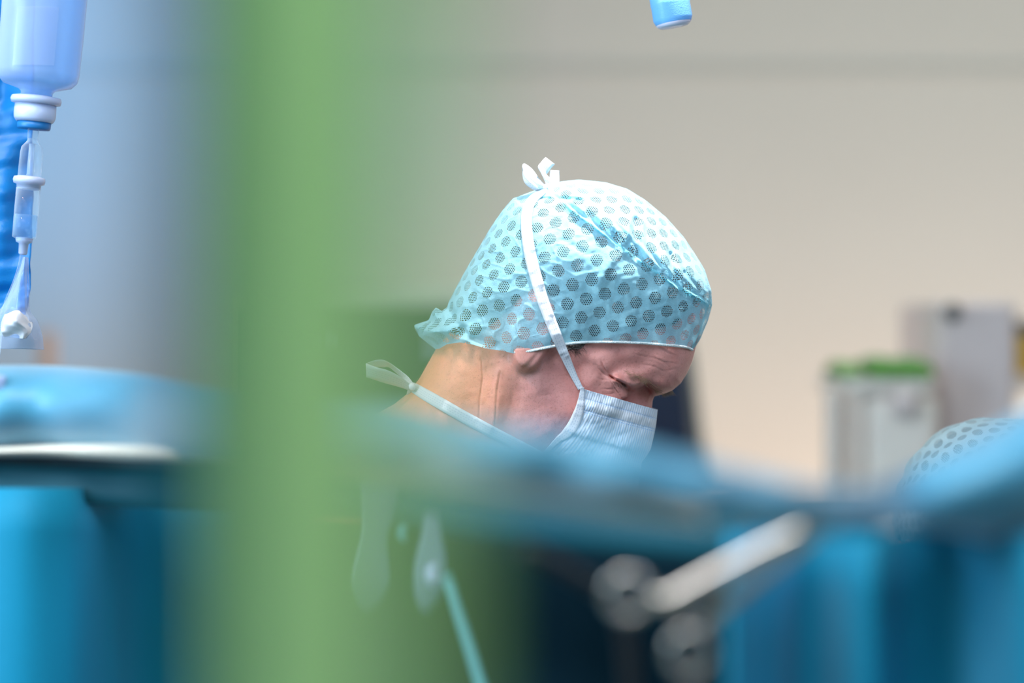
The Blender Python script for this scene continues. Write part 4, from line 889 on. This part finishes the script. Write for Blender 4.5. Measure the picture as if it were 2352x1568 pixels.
# ------------------------------------------------------------------ operating lamp handle, top right
lm = empty('lamp', P(1530, -300, 2.2), 'operating lamp above the frame with a blue plastic cover on its handle', 'lamp')
a, b = P(1548, 57, 2.2), P(1515, -130, 2.2)
lathe('handle_cover', a, b, [(.0, -.0012), (.012, -.001), (.0165, .002), (.0180, .006), (.0178, .018), (.0182, .0195), (.0180, .021), (.0176, .05), (.0176, .085)], M['handle'], lm, 48)
lathe('handle_tip', a, b, [(.0, -.0022), (.013, -.0018), (.0162, .0010), (.0150, .003), (.0, .003)], M['pinkish'], lm, 40)
zz = (b-a).normalized(); e = a+zz*.085
lathe('stem', e, e+zz, [(.010, -.01), (.010, .06), (.03, .07), (.03, .09)], M['milky'], lm, 24)
hd = e+zz*.09; lathe('lamp_housing', hd, hd+zz, [(.028, 0), (.034, .004), (.036, .02), (.036, .05), (.030, .07), (.02, .09)], M['milky'], lm, 48)
lathe('arm', hd+zz*.08, hd+zz, [(.018, 0), (.018, 1.05)], M['milky'], lm, 20)

# ------------------------------------------------------------------ equipment against the back wall
md = 4.35
mo = empty('monitor', Vector((P(1130, 1000, md).x, md, 0)), 'large dark equipment screen with a pale top edge on a stand behind the surgeon', 'monitor')
x0, x1 = P(590, 0, md).x, P(1598, 0, md).x; zt = P(0, 706, md).z; zb = P(0, 1240, md).z
def prism(name, poly, y0, y1, mat, parent, bev=.004):
    n = len(poly); V = [(x, y0, z) for x, z in poly]+[(x, y1, z) for x, z in poly]; F = [tuple(reversed(range(n))), tuple(range(n, 2*n))]+[(i, (i+1) % n, n+(i+1) % n, n+i) for i in range(n)]
    o = link(name, mesh_of(name, V, F), mat, parent, False)
    bm = bmesh.new(); bm.from_mesh(o.data); bmesh.ops.recalc_face_normals(bm, faces=bm.faces); bm.to_mesh(o.data); bm.free()
    if bev: bevel(o, bev)
    return o
pq = lambda x, y, d=md: (P(x, y, d).x, P(x, y, d).z)
prism('casing', [pq(560, 678), pq(900, 662), pq(1100, 656), pq(1575, 656), pq(1600, 820), pq(1655, 1250), pq(560, 1250)], md+.012, md+.12, M['casing'], mo)
prism('bezel', [pq(575, 714), pq(900, 702), pq(1560, 694), pq(1592, 820), pq(1638, 1240), pq(575, 1240)], md, md+.014, M['bezel'], mo)
prism('screen', [pq(590, 718), pq(900, 707), pq(1545, 700), pq(1572, 820), pq(1606, 1225), pq(590, 1225)], md-.006, md+.004, M['screen'], mo)
for i, (x, y, w_, h_) in enumerate(((683, 808, 10, 56), (700, 786, 20, 26), (726, 780, 16, 36), (742, 782, 14, 20), (975, 798, 44, 22))):
    box('printed_mark', P(x, y, md-.007), (w_*md/FX, .002, h_*md/FX), M['mark'], mo)
tube('stand_pole', [(mo.location.x, md+.08, zb+.05), (mo.location.x, md+.08, .05)], .03, M['cream'], mo, 20); box('stand_foot', (mo.location.x, md+.08, .03), (.5, .4, .06), M['cream'], mo, .01)
# white trolley with a green cloth on top
td = 3.65
tr = empty('trolley', Vector((P(2030, 0, td).x, td, 0)), 'pale cream equipment trolley standing against the back wall at the right', 'trolley')
def bx(name, xa, xb, ya, zb_, d, dep, mat, parent, bev=.01):
    a, b = P(xa, ya, d), P(xb, ya, d); zt_ = a.z; return box(name, ((a.x+b.x)/2, d+dep/2, (zt_+zb_)/2), (b.x-a.x, dep, zt_-zb_), mat, parent, bev)
bx('cabinet', 1985, 2160, 905, .06, td, .3, M['cream'], tr, .02); bx('top_lid', 1935, 2150, 868, P(0, 905, td).z, td-.01, .32, M['cream'], tr, .015); bx('side_post', 1900, 1934, 895, .06, td-.02, .04, M['post'], tr, .006); bx('side_post', 1946, 1985, 905, .06, td-.005, .2, M['post'], tr, .006)
lathe('knob', P(2078, 928, td), P(2078, 928, td-.1), [(.0, -.001), (.020, .0), (.020, .018), (.0, .020)], M['mauve'], tr, 24)
for x in (1990, 2150):
    p = P(x, 0, td); lathe('caster', (p.x, td+.06, .03), (p.x+.02, td+.06, .03), [(.0, 0), (.03, .001), (.03, .02), (.0, .021)], M['black'], tr, 20)
top = P(0, 866, td).z
def lump(name, x0, x1, h, d0, d1, mat, label, cat, ang=0, base=top):
    rows = []; 
    for f in np.linspace(0, math.pi, 9):
        r = []
        for q in np.linspace(0, 1, 7):
            a = P(x0+(x1-x0)*q, 0, td); y = (d0+d1)/2-(d1-d0)/2*math.cos(f); z = base+h*math.sin(f)**.6*(1-.35*abs(2*q-1)**2+.12*math.sin(q*9)); r.append((a.x, y, z))
        rows.append(r)
    o = loft(name, rows, mat, None, 24, 40, None, .004); return tag(o, label, cat)
lump('green_cloth', 1995, 2140, .030, td-.015, td+.2, M['leaf'], 'bunched bright green cloth lying on the cream trolley', 'cloth')
lump('green_glove', 1922, 1978, .024, td-.012, td+.14, M['leafp'], 'small pale green crumpled glove beside the green cloth on the trolley', 'glove', base=top+.0)
# tall pale cabinet with a dark knob
kd = 3.75
kb = empty('cabinet', Vector((P(2245, 0, kd).x, kd, 0)), 'tall pale mauve supply cabinet with a round dark knob at the right of the trolley', 'cabinet')
bx('carcass', 2150, 2335, 692, .04, kd+.02, .35, M['mauve'], kb, .006); bx('door', 2172, 2325, 700, .1, kd, .022, plain('mauve_door', (.78, .64, .62, 1), .5), kb, .004); bx('plinth', 2160, 2325, 9999, 0, kd+.05, .3, M['grey'], kb, .002) if False else box('plinth', (P(2243, 0, kd).x, kd+.19, .03), (.10, .28, .06), M['grey'], kb)
lathe('knob', P(2187, 716, kd), P(2187, 716, kd-.1), [(.0, -.001), (.012, .0), (.014, .012), (.0, .018)], M['grey'], kb, 24)
# yellow bin at the right edge on a small shelf
bn = empty('sharps_bin', P(2375, 850, 3.9), 'yellow sharps bin with dark lid at the far right edge', 'bin')
a, b = P(2338, 850, 3.9), P(2430, 850, 3.9)
box('bin_body', ((a.x+b.x)/2, 3.96, P(0, 812, 3.9).z), (b.x-a.x, .10, 96*3.9/FX), M['yellow'], bn, .006); box('lid', ((a.x+b.x)/2, 3.96, P(0, 752, 3.9).z), ((b.x-a.x)*1.02, .104, 34*3.9/FX), M['grey'], bn, .005)
sh = empty('side_table', Vector(((a.x+b.x)/2, 3.96, 0)), 'small cream table under the yellow bin at the right edge', 'table')
zt2 = P(0, 861, 3.9).z; box('table_top', ((a.x+b.x)/2+.03, 3.97, zt2-.012), (.16, .2, .022), M['cream'], sh, .004)
for sx in (-.05, .10):
    for sy in (-.07, .09): box('leg', ((a.x+b.x)/2+sx, 3.97+sy, (zt2-.023)/2), (.018, .018, zt2-.023), M['cream'], sh)
# peach post by the left
ps = P(108, 760, 4.6); o = box('equipment_post', (ps.x, 4.6, ps.z/2), (.030, .03, ps.z), M['peach'], None, .006); tag(o, 'slim peach-coloured post standing near the back wall at the left', 'post')

# ------------------------------------------------------------------ operating table under the drapes
ot = empty('operating_table', (.12, 2.2, 0), 'dark padded operating table hidden behind the foreground drapes in front of the surgeon', 'table')
box('table_pad', (.12, 2.2, .86), (.20, 1.1, .06), M['tabletop'], ot, .015); box('table_frame', (.12, 2.2, .81), (.19, 1.08, .035), M['steel'], ot, .005); lathe('column', (.12, 2.2, .05), (.12, 2.2, .8), [(.08, 0), (.085, .3), (.085, .745)], M['steel'], ot, 32); box('base', (.12, 2.2, .04), (.22, .7, .08), M['steel'], ot, .02)

# ------------------------------------------------------------------ ring-handled clamp hanging in front
cd = 1.27
cm = empty('ring_clamp', P(1850, 1240, cd), 'polished steel ring-handled clamp hanging with its two rings to the lower left', 'clamp')
sc = cd/FX
def ring(c, r, name='finger_ring', dd=0, tilt=0):
    path = []; 
    for k in range(41):
        a = 2*math.pi*k/40; path.append(P(c[0]+r*1.0*math.cos(a), c[1]+r*1.02*math.sin(a), cd+dd+math.sin(a+tilt)*.004))
    V, F = tube_v(path[:-1], .0026, 12); n = 12; m_ = 40
    F = [f for f in F if len(f) == 4]+[((m_-1)*n+k, (m_-1)*n+(k+1) % n, (k+1) % n, k) for k in range(n)]
    return link(name, mesh_of(name, V, F), M['steel'], cm)
ring((1444, 1366), 47); ring((1584, 1500), 47, dd=.006)
tube('shank', [P(1488, 1366, cd), P(1520, 1378, cd), P(1548, 1372, cd), P(1640, 1322, cd), P(1740, 1268, cd), P(1840, 1222, cd), P(1930, 1172, cd)], [.0030, .0042, .0048, .0048, .0046, .0046, .0050], M['steel'], cm, 14, .75)
tube('shank', [P(1606, 1458, cd+.006), P(1622, 1430, cd+.006), P(1660, 1392, cd+.006), P(1740, 1330, cd+.005), P(1820, 1270, cd+.003), P(1900, 1205, cd+.001), P(1940, 1172, cd)], [.0030, .0036, .0040, .0038, .0036, .0040, .0046], M['steel'], cm, 14, .75)
lathe('box_joint', P(1935, 1170, cd-.006), P(1935, 1170, cd+.01), [(.0, 0), (.0058, .0005), (.0062, .006), (.0058, .012), (.0, .0125)], M['steel'], cm, 24)
tube('jaw', [P(1935, 1170, cd), P(1990, 1140, cd+.004), P(2050, 1112, cd+.008)], [.0046, .0036, .0022], M['steel'], cm, 12, .7)
tube('jaw', [P(1935, 1174, cd+.002), P(1992, 1150, cd+.006), P(2052, 1116, cd+.009)], [.0044, .0032, .0020], M['steel'], cm, 12, .7)
box('ratchet', P(1560, 1400, cd+.002), (.011, .004, .004), M['steel'], cm, .001, Matrix.Rotation(-.9, 3, 'Y'))
# plastic holders and the aqua tube in the middle
hp = 1.58
def flat_lathe(name, pts, mat, parent, dep=.35, n=24):
    """pts: (px, py, half width px): an elongated moulding, flattened in depth"""
    q = cr([(x, y, h) for x, y, h in pts], 60); V = []
    for x, y, h in q:
        for k in range(n):
            a = 2*math.pi*k/n; c = P(x+h*math.cos(a), y, hp); V.append((c.x, c.y+dep*h*hp/FX*math.sin(a), c.z))
    F = [(i*n+k, i*n+(k+1) % n, (i+1)*n+(k+1) % n, (i+1)*n+k) for i in range(59) for k in range(n)]+[tuple(range(n)), tuple(59*n+k for k in range(n))]
    return link(name, mesh_of(name, V, F), mat, parent)
sp_ = empty('suction_handle', P(880, 1240, hp), 'translucent grey-blue paddle-shaped plastic handle hanging below the drape at centre left', 'handle')
M['paddle'] = clear_mat('paddle_plastic', (.80, .90, 1, 1), .66, (.28, .38, .50, 1), .25)
flat_lathe('paddle', [(886, 1060, 40), (887, 1120, 42), (881, 1190, 34), (874, 1235, 30), (868, 1290, 38), (866, 1335, 42), (862, 1380, 26), (858, 1402, 6)], M['paddle'], sp_)
flat_lathe('rib', [(896, 1080, 4), (890, 1230, 4), (892, 1300, 5), (890, 1370, 3)], M['haze'], sp_, 2.0)
sp2 = empty('suction_handle', P(990, 1280, hp), 'narrower translucent plastic handle with a bright bulb, feeding the aqua tube', 'handle')
flat_lathe('paddle', [(1000, 1180, 14), (1000, 1230, 22), (998, 1290, 34), (995, 1330, 34), (990, 1370, 26), (986, 1402, 8)], M['paddle'], sp2)
lathe('bulb', P(985, 1322, hp-.018), P(1020, 1322, hp-.018), [(.0, 0), (.0052, .0012), (.0062, .0045), (.0052, .008), (.0, .0092)], M['milky'], sp2, 24)
lathe('stud', P(928, 1215, hp-.01), P(950, 1240, hp-.01), [(.0, 0), (.003, .0008), (.0036, .003), (.003, .006), (.0, .007)], M['tubing'], sp2, 20)
t_ = tube('irrigation_tube', [P(1030, 1325, hp), P(1040, 1345, hp), P(1056, 1400, hp), P(1078, 1470, hp), P(1100, 1545, hp), P(1125, 1640, hp), P(1150, 1800, hp+.02)], .0030, M['tubing'], None, 14, res=60)
tag(t_, 'pale aqua tube hanging down from the plastic handles to the bottom edge', 'tube')
cb = tube('black_cable', [P(1205, 1262, 1.30), P(1270, 1290, 1.31), P(1330, 1325, 1.32), P(1385, 1360, 1.33), P(1430, 1430, 1.34), P(1450, 1600, 1.35)], .0045, M['black'], None, 12, res=50)
tag(cb, 'thin black cable slanting down behind the steel rings', 'cable')
print('built')
